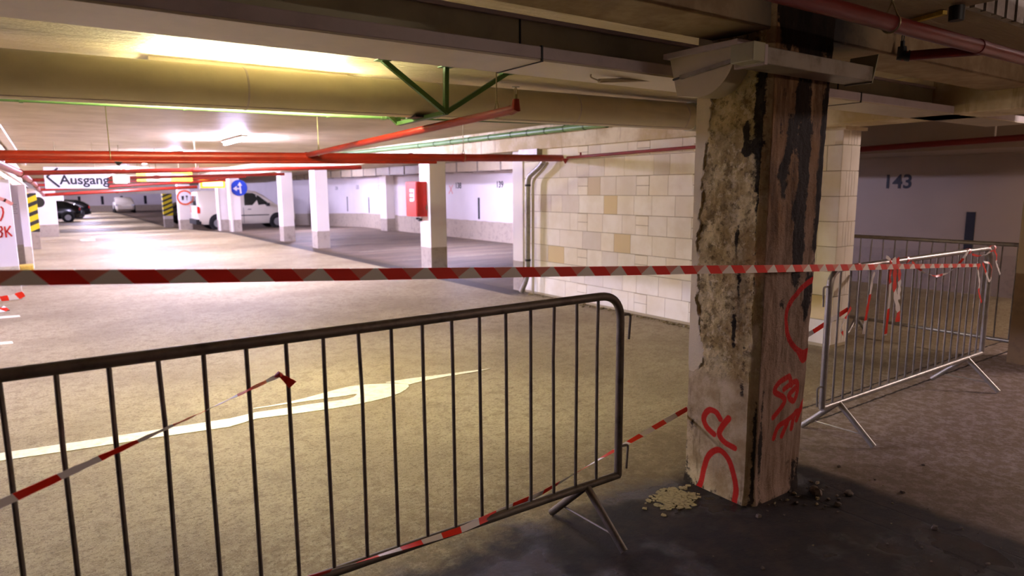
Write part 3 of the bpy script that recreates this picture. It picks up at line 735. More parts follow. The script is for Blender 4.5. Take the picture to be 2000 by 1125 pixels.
build('loose_end', ribbon([on(547, 733, 1, 2.18), on(560, 742, 1, 2.175), on(572, 752, 1, 2.17)], .022, (.3, 0, 1), nseg=8, wob=.3, taper=lambda s: .5+s), 'tape2', e)
mb = ribbon([on(1662, 600, 1, 2.165), on(1585, 650, 1, 2.27), on(1357, 790, 1, 2.365), on(1210, 874, 1, 2.31), on(1060, 962, 1, 2.26), on(900, 1035, 1, 2.16), on(700, 1098, 1, 2.06), on(560, 1142, 1, 1.98)], .026, (0, 0, 1), nseg=90, twist=9)
e = tag(build('barrier_tape', mb, 'tape2', None), 'low tape running from the right barrier behind the pillar to the near barrier foot', 'tape')
build('loose_end', ribbon([on(1662, 600, 1, 2.16), on(1650, 625, 1, 2.15), on(1642, 640, 1, 2.15), on(1647, 655, 1, 2.15)], .016, (1, 0, 0), nseg=10, wob=.5), 'tape2', e)
# tails and wraps on the right barrier
def rb(x, y, Y=2.14): return on(x, y, 1, Y)
def z9(pts): return [(1620+x/5.115, 460+y/5.115) for x, y in pts]
def hang(pts, w, label, side=(1, 0, 0), u0=0, twist=0, wob=.15, Y=2.135, nseg=20):
    return tag(build('tape_streamer', ribbon([rb(x, y, Y) for x, y in z9(pts)], w, side, u0=u0, twist=twist, wob=wob, nseg=nseg), 'tape_long', None), label, 'tape', 'tape ends on the right barrier')
hang([(452, 365), (430, 430), (405, 600), (385, 700), (360, 850), (342, 985)], .021, 'hanging tape end, first streamer from the left on the taped barrier', u0=.19, twist=.3)
hang([(565, 212), (600, 230), (625, 300), (600, 420), (610, 480), (600, 640), (585, 790), (560, 1000)], .021, 'hanging thin tape end, second streamer from the left on the taped barrier', u0=.27, twist=.3, Y=2.13)
hang([(645, 225), (655, 330), (650, 520), (665, 630), (690, 760), (680, 862)], .042, 'broad red tape end turning white, the widest streamer on the taped barrier', u0=-.06, twist=.1, Y=2.128)
hang([(680, 225), (700, 330), (700, 500), (690, 640)], .036, 'red tape layer lying just behind the widest streamer', u0=0, Y=2.142)
hang([(825, 262), (880, 320), (950, 375), (1060, 408), (1180, 378), (1240, 330), (1310, 265), (1365, 190), (1385, 150)], .016, 'slack tape loop sagging under the top rail of the taped barrier', side=(0, 0, 1), twist=6, nseg=44)
hang([(1425, 188), (1480, 205), (1560, 195), (1610, 160), (1640, 150)], .016, 'short tape loop near the right end of the top rail', side=(0, 0, 1), twist=2)
hang([(1650, 150), (1672, 200), (1665, 270), (1690, 340), (1705, 388)], .018, 'white tape end hanging beyond the right post of the taped barrier', u0=.06)
hang([(1500, 280), (1482, 340), (1500, 470), (1490, 560), (1520, 670)], .019, 'tape end hanging just left of the right post of the taped barrier', u0=.12)
hang([(1530, 275), (1545, 310), (1590, 450), (1608, 460), (1625, 330), (1600, 275), (1545, 265)], .018, 'tape loop hanging from the right post of the taped barrier', u0=.05, twist=.5)
for (x, y), nm in (((283, 280), 'red knot of tape at the left end of the top rail'), ((640, 250), 'thick wrap of tape above the widest streamer'), ((768, 218), 'small wrap of tape right of the widest streamer'), ((1383, 150), 'wrap of tape where the slack loop is tied to the top rail'), ((1630, 150), 'wrap of tape at the right end of the top rail')):
    c = rb(*z9([(x, y)])[0], 2.17); c.z = 1.10; w = .05 if x == 640 else .022
    mbb = MB(); pts = [c+V((-w/2+w*i/24, math.cos(i*1.05)*.0225, math.sin(i*1.05)*.0225)) for i in range(25)]
    tag(build('tape_wrap', ribbon(pts, .014, (1, 0, 0), u0=.0, nseg=60), 'tape2', None), nm, 'tape', 'tape wraps on the right barrier rail')
c = rb(1667, 503, 2.17)

# ------------------------------------------------------------------ ducts and soffit services
# long rectangular duct behind the pillar
d = thing('rectangular_duct', (1.5, 2.6, 2.17), 'long flat sheet metal duct crossing the soffit behind the pillar', 'duct')
XA, XB = -5, 7.6
build('duct_body', MB().box(XA, XB, 2.62, 2.80, 2.20, 2.37), 'sheet_metal', d, smooth=False)
build('lower_tray', MB().box(XA, XB, 2.452, 2.80, 2.168, 2.222), ['duct_lip'], d, smooth=False, bevel=.004)
build('tray_bottom', MB().box(XA, XB, 2.455, 2.80, 2.160, 2.1685), 'duct_paint', d, smooth=False)
build('top_flange', MB().box(XA, XB, 2.60, 2.82, 2.37, 2.388), 'duct_lip', d, smooth=False)
for x in (-2.2, -.6, 1.885, 4.6):
    build('seam', MB().prism([(2.447, 2.156), (2.81, 2.156), (2.81, 2.375), (2.615, 2.375), (2.615, 2.226), (2.447, 2.226)], lambda u, v, w: V((w, u, v)), x-.004, x+.004), 'black', d, smooth=False)
# transition box and quarter-round elbow beside the pillar
e = thing('duct_elbow', (2.7, 2.15, 2.0), 'pale quarter round duct elbow fixed to the left side of the pillar top', 'duct')
prof = [(2.40, 2.24), (2.34, 2.05), (2.18, 2.032)]
cen = (2.18, 2.28)
prof = [(2.40, 2.245), (2.345, 2.05), (2.20, 2.03)]+[(2.20-.20*math.sin(a), 2.25-.22*math.cos(a)) for a in [math.pi/2*i/10 for i in range(1, 11)]]
build('elbow_shell', MB().prism(prof, lambda u, v, w: V((w, u, v)), 2.655, 2.785), 'duct_paint', e)
build('cover_plate', MB().prism([(2.42, 2.26), (1.98, 2.26), (1.98, 2.235), (2.42, 2.235)], lambda u, v, w: V((w, u, v)), 2.63, 2.785), 'duct_lip', e, smooth=False)
a, b = on(1315, 156, 0, 2.64), on(1448, 113, 0, 2.64)
build('clamp_rail', MB().bar(a+(b-a)*.12, b, .02, .018), 'galvanised_duct', e, smooth=False)
build('clamp_rod', MB().tube([a, a+(b-a)*.2], .006, 8), 'black', e)
# galvanised duct across the pillar head
g = thing('galvanised_duct', (2.95, 1.8, 2.1), 'dirty galvanised square duct wrapped across the front of the pillar top', 'duct')
ya, yb = 1.76, 1.90
build('duct_body', MB().box(2.51, 3.40, ya, yb, 2.108, 2.178), 'galvanised_duct', g, smooth=False, bevel=.004)
build('duct_end', MB().box(2.44, 2.52, ya-.004, 1.87, 2.112, 2.19), 'sheet_metal', g, smooth=False, bevel=.004)
build('open_flap', MB().prism([(3.395, 2.10), (3.44, 2.24), (3.445, 2.24), (3.405, 2.10)], lambda u, v, w: V((u, w, v)), ya, yb), 'sheet_metal', g, smooth=False)
build('collar', MB().box(2.515, 2.535, ya-.005, yb+.005, 2.103, 2.184), 'duct_lip', g, smooth=False)
# round duct
d = thing('round_duct', (2, 4.9, 2.1), 'big round pale ventilation duct running under the ceiling behind the flat duct', 'duct')
A0, A1 = V((-5, 4.9, 2.205)), V((5.98, 4.9, 2.345)); dl = A1-A0
build('duct_tube', MB().tube([A0, A1], .140, 40), 'duct_paint', d)
for s in (.12, .27, .42, .565, .70, .83, .965):
    p = A0+dl*s; build('joint_ring', MB().tube([p-dl.normalized()*.006, p+dl.normalized()*.006], .1425, 40), 'duct_lip', d)
build('seam', MB().tube([A0+V((0, -.06, -.1265)), A1+V((0, -.06, -.1265))], .004, 6), 'duct_lip', d)
build('end_collar', MB().tube([A1-dl.normalized()*.25, A1], .150, 40), 'sheet_metal', d)
vp = thing('vertical_duct', (2.95, 2.5, 2.0), 'short grey vertical pipe just left of the pillar head', 'pipe')
build('pipe', MB().tube(rounded([on(1378, 188, 0, 2.9), on(1377, 225, 0, 2.9), on(1390, 262, 0, 2.98)], .1), .018, 12), 'galvanised', vp)
# conduit end in front of the duct
mb = MB().tube([on(1170, 158, 1, 2.6), on(1318, 154, 1, 2.6)], .011, 10).tube(rounded([on(1170, 158, 1, 2.6), on(1150, 150, 1, 2.6), on(1163, 134, 1, 2.6)], .05), .004, 8)
tag(build('conduit', mb, 'duct_paint', None), 'cream conduit with a bent wire end pointing at the duct elbow', 'conduit')
for (x, y), nm in (((1297, 88), 'small metal bracket on the soffit left of the pillar'), ((1386, 80), 'small hooked clip on the soffit beside the pillar head')):
    c = on(x, y, 2, 2.49); tag(build('ceiling_clip', MB().box(c.x-.03, c.x+.03, c.y-.006, c.y+.006, 2.44, 2.499).box(c.x-.03, c.x-.018, c.y-.012, c.y+.012, 2.43, 2.46).box(c.x+.018, c.x+.03, c.y-.012, c.y+.012, 2.43, 2.46), 'galvanised', None, smooth=False), nm, 'clip')

# green bracket
apex = V((2.55, 4.5, 2.165)); b2 = on(785, 238, 2, 2.12)
e = thing('green_bracket', (2.55, 4.5, 2.16), 'green angle iron bracket with three struts holding up the round duct', 'bracket')
for p in (V((2.06, 4.52, 2.5)), V((2.56, 4.5, 2.5)), V((3.11, 4.5, 2.5))):
    build('strut', MB().bar(apex, p, .034, .034), 'green_steel', e, smooth=False)
    build('wall_plate', MB().box(p.x-.05, p.x+.05, p.y-.04, p.y+.04, 2.492, 2.4995), 'green_steel', e, smooth=False)
apex2 = V((apex.x-.02, 5.28, apex.z-.02))
build('cross_bar', MB().bar(apex, apex2, .045, .03), 'green_steel', e, smooth=False)
build('strut', MB().bar(apex2, apex2+V((-.42, 0, .34)), .034), 'green_steel', e, smooth=False)
build('strut', MB().bar(apex2, apex2+V((0, 0, .35)), .034), 'green_steel', e, smooth=False)
build('rubber_pad', MB().box(apex.x-.10, apex.x+.06, 4.80, 4.98, 2.155, 2.175), 'black', e, smooth=False)

# green pipes
e = thing('green_pipe', (1, 5.15, 2.15), 'bright green pipe running under the far side of the round duct', 'pipe')
pts = [on(-140, 184, 1, 5.7), on(0, 193, 1, 5.7), on(360, 211, 1, 5.7), on(640, 225, 1, 5.7), on(760, 230, 1, 5.7), on(1190, 246, 1, 5.7)]
build('pipe', MB().tube(pts[:5], .016, 12), 'green_pipe', e)
build('pipe_extension', MB().tube(pts[4:], .008, 10), 'green_steel', e)
for px in (37, 362, 640, 745, 752):
    c = on(px, 193+(px)*.05, 1, 5.7); c = min((pts[i].lerp(pts[i+1], k/40) for i in range(4) for k in range(41)), key=lambda q: (q-c).length)
    build('coupling', MB().tube([c-V((.012, 0, 0)), c+V((.012, 0, 0))], .021, 12), 'green_pipe', e)
e = thing('green_pipe', (5.95, 9, 2.3), 'pale green pipe clipped along the stained beam above the block wall', 'pipe')
pts = [on(1185, 242, 0, 5.93), on(1000, 263, 0, 5.93), on(850, 281, 0, 5.93), on(700, 297, 0, 5.93), on(610, 306, 0, 5.93)]
build('pipe', MB().tube(pts, .042, 14), 'green_pipe', e)
for i in range(11):
    c = pts[0].lerp(pts[1], i*.2) if i < 5 else pts[1].lerp(pts[2], (i-5)*.25)
    build('pipe_clip', MB().tube([c-V((0, .012, 0)), c+V((0, .012, 0))], .047, 14), 'green_steel', e)

# sprinkler pipes
def hanger(parent, p, top, r, rodr=.005):
    h = build('hanger_rod', MB().tube([p+Z*(r+.05), V((p.x, p.y, top))], rodr, 6), 'rod', parent)
    loop = [p+V((math.cos(a)*.0, 0, 0))+V((0, math.sin(a)*(r+.006), math.cos(a)*(r+.006))) for a in [i*math.pi/9 for i in range(2, 17)]]
    ring_ = [p+Z*(r+.06)]+loop+[p+Z*(r+.06)]
    build('hanger_ring', MB().tube(ring_, .004, 6), 'rod', h); return h
def sprinkler(parent, p, mat='red_pipe'):
    s = build('sprinkler_head', MB().tube([p, p+Z*.03], .011, 10).tube([p+Z*.03+V((.009, 0, 0)), p+Z*.05+V((.012, 0, 0)), p+Z*.075+V((.003, 0, 0))], .003, 6).tube([p+Z*.03-V((.009, 0, 0)), p+Z*.05-V((.012, 0, 0)), p+Z*.075-V((.003, 0, 0))], .003, 6).disc(p+Z*.075, Z, .026, .003, 16), 'rod' if mat == 'red_pipe' else 'black', parent)
    return s
YM = 7.45
Lp, Rp = on(-6, 304, 1, YM), on(1100, 309, 1, YM); Lp.x = -.40
e = thing('sprinkler_main', Lp.lerp(Rp, .5), 'thick red sprinkler main crossing the aisle at head height to the block wall', 'pipe')
build('main_pipe', MB().tube([Lp, Rp], .047, 16), 'red_pipe', e)
build('end_cap', MB().tube([Rp, Rp+V((.03, 0, 0))], [.056, .03], 14), 'red_pipe', e)
for px in (600, 802, 903):
    c = Lp.lerp(Rp, (on(px, 306, 1, YM).x-Lp.x)/(Rp.x-Lp.x)); build('coupling', MB().tube([c-V((.02, 0, 0)), c+V((.02, 0, 0))], .054, 16), 'red_pipe', e)
for px in (215, 905):
    c = Lp.lerp(Rp, (on(px, 306, 1, YM).x-Lp.x)/(Rp.x-Lp.x)); hanger(e, c, 2.5, .047)
e = thing('sprinkler_pipe', (2, 7.3, 1.9), 'thin red pipe running just below the thick sprinkler main', 'pipe')
a, b = on(10, 315, 1, 7.35), on(852, 317, 1, 7.35)
build('pipe', MB().tube([a, b], .018, 12), 'red_pipe', e)
build('drip_cone', MB().tube([on(231, 316, 1, 7.35), on(231, 323, 1, 7.35)], [.04, .008], 12), 'black', e)
# slanting branch with head
a, b = on(600, 303, 1, YM), on(1003, 214, 0, 2.6)
e = thing('sprinkler_branch', a.lerp(b, .5), 'red branch pipe rising from the thick main towards the camera, ending in a sprinkler', 'pipe')
build('pipe', MB().tube([a, b], .029, 14), 'red_pipe', e)
build('elbow', MB().tube([b-(b-a).normalized()*.03, b+V((.005, -.02, .005)), b+V((.005, -.02, .065))], [.033, .034, .022], 14), 'red_pipe', e)
sprinkler(e, b+V((.005, -.02, .065)))
for px, py in ((967, 222), (642, 293)):
    c = on(px, py, 0, 2.58); t_ = (c.y-a.y)/(b.y-a.y); c = a.lerp(b, t_); hanger(e, c, 2.5, .029)
# receding cross pipes down the aisle
ends = []
names = ('second', 'third', 'fourth', 'fifth', 'farthest')
for i, (Y, l, r_, rad) in enumerate(((12.5, (38, 338), (705, 327), .036), (16.5, (58, 352), (555, 340), .034), (20.5, (70, 362), (480, 345), .034), (25, (76, 371), (440, 352), .045), (30, (85, 381), (385, 365), .06))):
    a, b = on(*l, 1, Y), on(*r_, 1, Y); ends.append(a)
    e = thing('sprinkler_pipe', a.lerp(b, .5), 'red sprinkler pipe crossing the aisle, %s one from the camera' % names[i], 'pipe')
    build('pipe', MB().tube([a, b], rad, 12), 'red_pipe', e)
    c = a.lerp(b, .45); build('hanger_rod', MB().tube([c+Z*rad, V((c.x, c.y, CZ+zo(c.y)))], .008, 6), 'rod', e)
    build('coupling', MB().tube([c-V((.05, 0, 0)), c+V((.05, 0, 0))], rad*1.25, 12), 'red_pipe', e)
e = thing('sprinkler_main', (-.3, 20, 1.8), 'red pipe running away down the left side of the aisle, feeding the cross pipes', 'pipe')
build('main_pipe', MB().tube([Lp+V((.0, -1.2, .04)), Lp]+ends, .05, 14), 'red_pipe', e)
for c in [Lp]+ends: build('coupling', MB().tube([c-V((0, .06, 0)), c+V((0, .06, 0))], .062, 14), 'dark_red_pipe', e)
e = thing('white_pipe', (-.45, 20, 1.9), 'white pipe along the left beam beside the red pipe', 'pipe')
build('pipe', MB().tube([on(-20, 310, 0, -.47), on(10, 333, 0, -.47), on(60, 370, 0, -.47)], .035, 12), 'white_paint', e)
e = thing('cable_tray', (-.5, 12, 2.4), 'white cable tray high on the left under the ceiling', 'cable tray')
build('tray', MB().bar(on(-10, 245, 2, 2.46), on(47, 322, 2, 2.46), .12, .05), 'white_paint', e, smooth=False)
build('tray', MB().bar(on(-10, 275, 2, 2.42), on(30, 325, 2, 2.42), .05, .04), 'white_paint', e, smooth=False)
# thin red pipe along block wall
a, b = on(1108, 308, 0, 6.0), on(1384, 285, 0, 6.0); b = b+(b-a)*.35
e = thing('sprinkler_pipe', a.lerp(b, .5), 'thin red pipe running along the top of the cream block wall', 'pipe')
build('pipe', MB().tube([a, b], .019, 12), 'red_pipe', e)
build('cone', MB().tube([a+V((0, .04, -.01)), a+V((0, .04, -.08))], [.05, .004], 12), 'red_pipe', e)
build('pipe_clip', MB().tube([on(1134, 298, 0, 6.0), on(1134, 306, 0, 6.0)], .012, 8), 'red_pipe', e)
a, b = on(1670, 292.5, 0, 9.5), on(2060, 264, 0, 9.5)
e = thing('sprinkler_pipe', a.lerp(b, .5), 'dark red pipe crossing above the bay numbered 143', 'pipe')
build('pipe', MB().tube([a, b], .04, 12), 'dark_red_pipe', e)
c = on(1943, 271, 0, 9.5); build('hanger_rod', MB().tube([c, V((c.x, c.y, 2.5))], .01, 6), 'white_paint', e)
# thick dull red pipe upper right
a, b = V((1.9, 1.55, 2.3)), V((6.6, 1.53, 2.3))
e = thing('sprinkler_main', (4, 1.55, 2.3), 'dull red pipe slanting across the dark upper right corner in front of the pillar', 'pipe')
build('pipe', MB().tube([a, b], .034, 16), 'dark_red_pipe', e)
build('coupling', MB().tube([V((3.98, 1.54, 2.3)), V((4.06, 1.54, 2.3))], .037, 16), 'dark_red_pipe', e)
c = fl(1742, 45, 2.3); c.y = 1.545; hanger(e, c, 2.5, .034)
e = thing('sprinkler_branch', (4, 1.75, 2.3), 'short dark red branch ending in an upright sprinkler, right of the pillar head', 'pipe')
p = V((3.93, 1.885, 2.3)); build('pipe', MB().tube([p, V((4.12, 1.57, 2.3))], .026, 14), 'dark_red_pipe', e)
build('elbow', MB().tube([p+V((.02, -.03, 0)), p, p+V((0, 0, .05))], [.031, .031, .022], 12), 'black', e); sprinkler(e, p+V((0, 0, .05)), 'black')
tag(build('soffit_plate', MB().box(fl(1880, 108, 2.5).x, fl(1965, 108, 2.5).x, fl(1925, 112, 2.5).y-.07, fl(1925, 112, 2.5).y+.07, 2.492, 2.4995), 'black', None, smooth=False), 'dark square plate in the soffit behind the dull red pipe', 'plate')
tag(build('crack_strip', MB().bar(V((4.12, 2.3, 2.485)), V((3.92, 1.68, 2.485)), .03, .02), 'yellow_dirty', None, smooth=False), 'thin yellowish strip along the soffit crack right of the pillar', 'strip')  # strip drawn for the joint line in the soffit
tag(build('junction_box', MB().tube([V((3.86, 1.60, 2.49)), V((3.86, 1.60, 2.42))], .035, 14), 'black', None), 'small black can on the soffit at the top right', 'fitting')

# downpipes by first column
e = thing('downpipe', (5.9, 8.3, 0), 'grey metal downpipe with an offset bend on the first white column', 'downpipe')
P = [(1062, 316), (1055, 325), (1033, 345), (1031, 360), (1031, 530), (1028, 548), (1020, 556)]
build('pipe', MB().tube(rounded([on(x, y, 0, 5.93) for x, y in P[:-1]]+[V((5.90, on(1018, 556, 0, 5.9).y, .03))], .1), .038, 14), 'galvanised', e)
for y in (362, 508): c = on(1031, y, 0, 5.93); build('pipe_clip', MB().tube([c-Z*.015, c+Z*.015], .044, 14), 'black', e)
e = thing('downpipe', (5.97, 8.2, 0), 'thin cream downpipe just right of the grey one, against the block wall', 'downpipe')
P = [(1070, 318), (1062, 330), (1043, 350), (1041, 365), (1041, 560)]
build('pipe', MB().tube(rounded([on(x, y, 0, 6.0) for x, y in P[:-1]]+[V((6.0, on(1041, 560, 0, 6.0).y, .0))], .08), .02, 12), 'duct_paint', e)
tag(build('column_cap', MB().box(5.98, 6.1, 7.9, 8.36, 2.02, 2.17), 'galvanised_duct', None, smooth=False), 'grey grubby box above the downpipe bend', 'box')

# fire cabinet
a = on(817, 360, 1, 11.92)
Yc0, Yc1 = 11.68, 12.30; zb_, zt = 1.07, 1.74
cab = thing('fire_cabinet', (6.0, 12.0, zb_), 'red fire cabinet on the side of the white column with white pictograms', 'fire cabinet')
build('cabinet_body', MB().box(5.90, 6.12, 11.60, 12.05, zb_, zt), 'fire_red', cab, smooth=False, bevel=.008)
door = build('door', MB().box(5.885, 5.90, 11.61, 12.04, zb_+.01, zt-.01), 'fire_red', cab, smooth=False)
lab = MB()
for k in range(3): lab.box(5.880, 5.885, 11.72, 11.86, 1.36+k*.09, 1.42+k*.09)
lab.box(5.880, 5.885, 11.68, 11.70, 1.38, 1.6)
build('label', lab, 'sign_white', door, smooth=False)
build('handle', MB().tube([V((6.10, 11.592, 1.2)), V((6.10, 11.592, 1.28))], .014, 8), 'rod', cab)
build('hose_stub', MB().tube([V((6.05, 11.85, 1.0)), V((6.12, 11.85, 1.0))], .03, 10).tube([V((6.05, 11.95, 1.02)), V((6.12, 11.95, 1.02))], .02, 10), 'black', cab)

# signs
def round_sign(c, r, rim, face, label):
    e = thing('round_sign', c, label, 'sign'); c = V(c)
    build('disc', MB().disc(c, (0, -1, 0), r, .01, 40), rim, e)
    build('face', MB().disc(c+V((0, -.01, 0)), (0, -1, 0), r*.78 if rim != face else r*.98, .003, 40), face, e)
    return e
c = on(467, 367, 1, 28.18); e = round_sign(c, .315, 'sign_blue', 'sign_blue', 'round blue sign with white arrows pointing up and left')
yv = c.y-.0135
def poly(mb, pts): mb.prism([(c.x+u, c.z+v) for u, v in pts], lambda u, v, w: V((u, w, v)), yv-.004, yv)
mb = MB(); poly(mb, [(.02, -.22), (.08, -.22), (.06, .10), (.0, .10)]); poly(mb, [(-.06, .09), (.12, .09), (.03, .23)])
poly(mb, [(.02, -.06), (.03, .0), (-.10, .0), (-.10, -.06)]); poly(mb, [(-.09, .08), (-.09, -.13), (-.24, -.03)])
build('arrows', mb, 'sign_white', e, smooth=False)
c = on(361, 386, 1, 35.58); e = round_sign(c, .36, 'sign_orange', 'sign_white', 'round white sign with an orange red rim and two small black marks')
yv = c.y-.0135; mb = MB(); poly(mb, [(-.14, -.12), (-.06, -.12), (-.04, .08), (-.16, .08)]); poly(mb, [(.04, .02), (.14, .02), (.12, .10), (.04, .10)]); poly(mb, [(.07, -.12), (.10, -.12), (.10, .02), (.07, .02)])
build('marks', mb, 'black', e, smooth=False)
a, b = on(84, 326, 1, 15), on(211, 368, 1, 15)
e = thing('exit_sign', ((a.x+b.x)/2, 15, b.z), 'white hanging sign lettered Ausgang with a grey arrow, above the aisle', 'sign')
build('board', MB().box(a.x, b.x, 15, 15.03, b.z, a.z), 'sign_white', e, smooth=False)
text('Ausgang', .235, 'number_paint', V(((a.x+b.x)/2+.13, 14.996, on(150, 352, 1, 15).z)), (math.pi/2, 0, 0), e, 'lettering')
mb = MB().bar(V((a.x+.22, 14.995, a.z-.02)), V((a.x+.04, 14.995, (a.z+b.z)/2+.02)), .012, .03).bar(V((a.x+.04, 14.995, (a.z+b.z)/2+.02)), V((a.x+.22, 14.995, b.z+.03)), .012, .03)
build('arrow', mb, 'number_paint', e, smooth=False)
for x in (a.x+.2, b.x-.2): build('chain', MB().tube([V((x, 15.01, a.z)), V((x, 15.01, 2.5))], .006, 6), 'rod', e)
a, b = on(220, 341, 1, 15.4), on(253, 358, 1, 15.4)
e = thing('light_box', ((a.x+b.x)/2, 15.4, b.z), 'small lit white double light box right of the Ausgang sign', 'light box')
h = (a.z-b.z)
for z0 in (b.z, b.z+h*.53): build('lit_panel', MB().tube([V((a.x+.04, 15.4, z0+h*.22)), V((b.x-.04, 15.4, z0+h*.22))], h*.2, 12), 'lit_white', e)
build('backing', MB().box(a.x, b.x+.02, 15.47, 15.49, b.z, a.z), 'galvanised', e, smooth=False)
build('rod', MB().tube([V(((a.x+b.x)/2, 15.48, a.z)), V(((a.x+b.x)/2, 15.48, 2.5))], .008, 6), 'rod', e)
a, b = on(266, 336, 1, 19), on(376, 354, 1, 19)
e = thing('hanging_sign', ((a.x+b.x)/2, 19, b.z), 'long pale hanging board with bright yellow ends behind the red pipes', 'sign')
w = b.x-a.x
build('board', MB().box(a.x, b.x, 19, 19.03, b.z, a.z), 'beam', e, smooth=False)
build('yellow_panel', MB().box(a.x, a.x+w*.17, 18.99, 19, b.z, a.z), 'yellow', e, smooth=False)
build('yellow_panel', MB().box(a.x+w*.6, b.x, 18.99, 19, b.z, a.z), 'yellow', e, smooth=False)
for x in (a.x+.3, b.x-.3): build('rod', MB().tube([V((x, 19.015, a.z)), V((x, 19.015, 2.5))], .007, 6), 'rod', e)
a, b = on(391, 351, 1, 26.5), on(440, 367, 1, 26.5)
e = thing('illuminated_sign', ((a.x+b.x)/2, 26.5, b.z), 'glowing yellow orange light box sign hanging above the van rear', 'sign')
build('housing', MB().box(a.x, b.x, 26.5, 26.58, b.z, a.z), 'lit_orange', e, smooth=False, bevel=.02)
build('lit_face', MB().box(a.x+.07, b.x-.07, 26.485, 26.5, b.z+.06, a.z-.06), 'lit_yellow', e, smooth=False)
build('bracket', MB().bar(V((a.x-.03, 26.54, b.z-.05)), V((a.x-.03, 26.54, a.z+.12)), .03).bar(V((a.x-.03, 26.54, a.z+.12)), V((a.x-.03, 26.54, 2.5)), .02), 'white_paint', e, smooth=False)

# white downpipes beside the far columns
for px0, px1, lab_, Y in ((424, 432, 'white downpipe left of the beige column beside the van', 30.1), (448, 456, 'white downpipe left of the blue sign column', 28.1)):
    e = thing('downpipe', on(px0, 448, 1, Y), lab_, 'downpipe')
    tpt, bpt = on(px0-(0 if px0 < 440 else 0), 366, 1, Y), on(px1, 452, 1, Y); bpt.x = tpt.x = (tpt.x+bpt.x)/2; bpt.z = zo(Y)+.005
    build('pipe', MB().tube([tpt+Z*.4, bpt], .05, 12), 'white_paint', e)

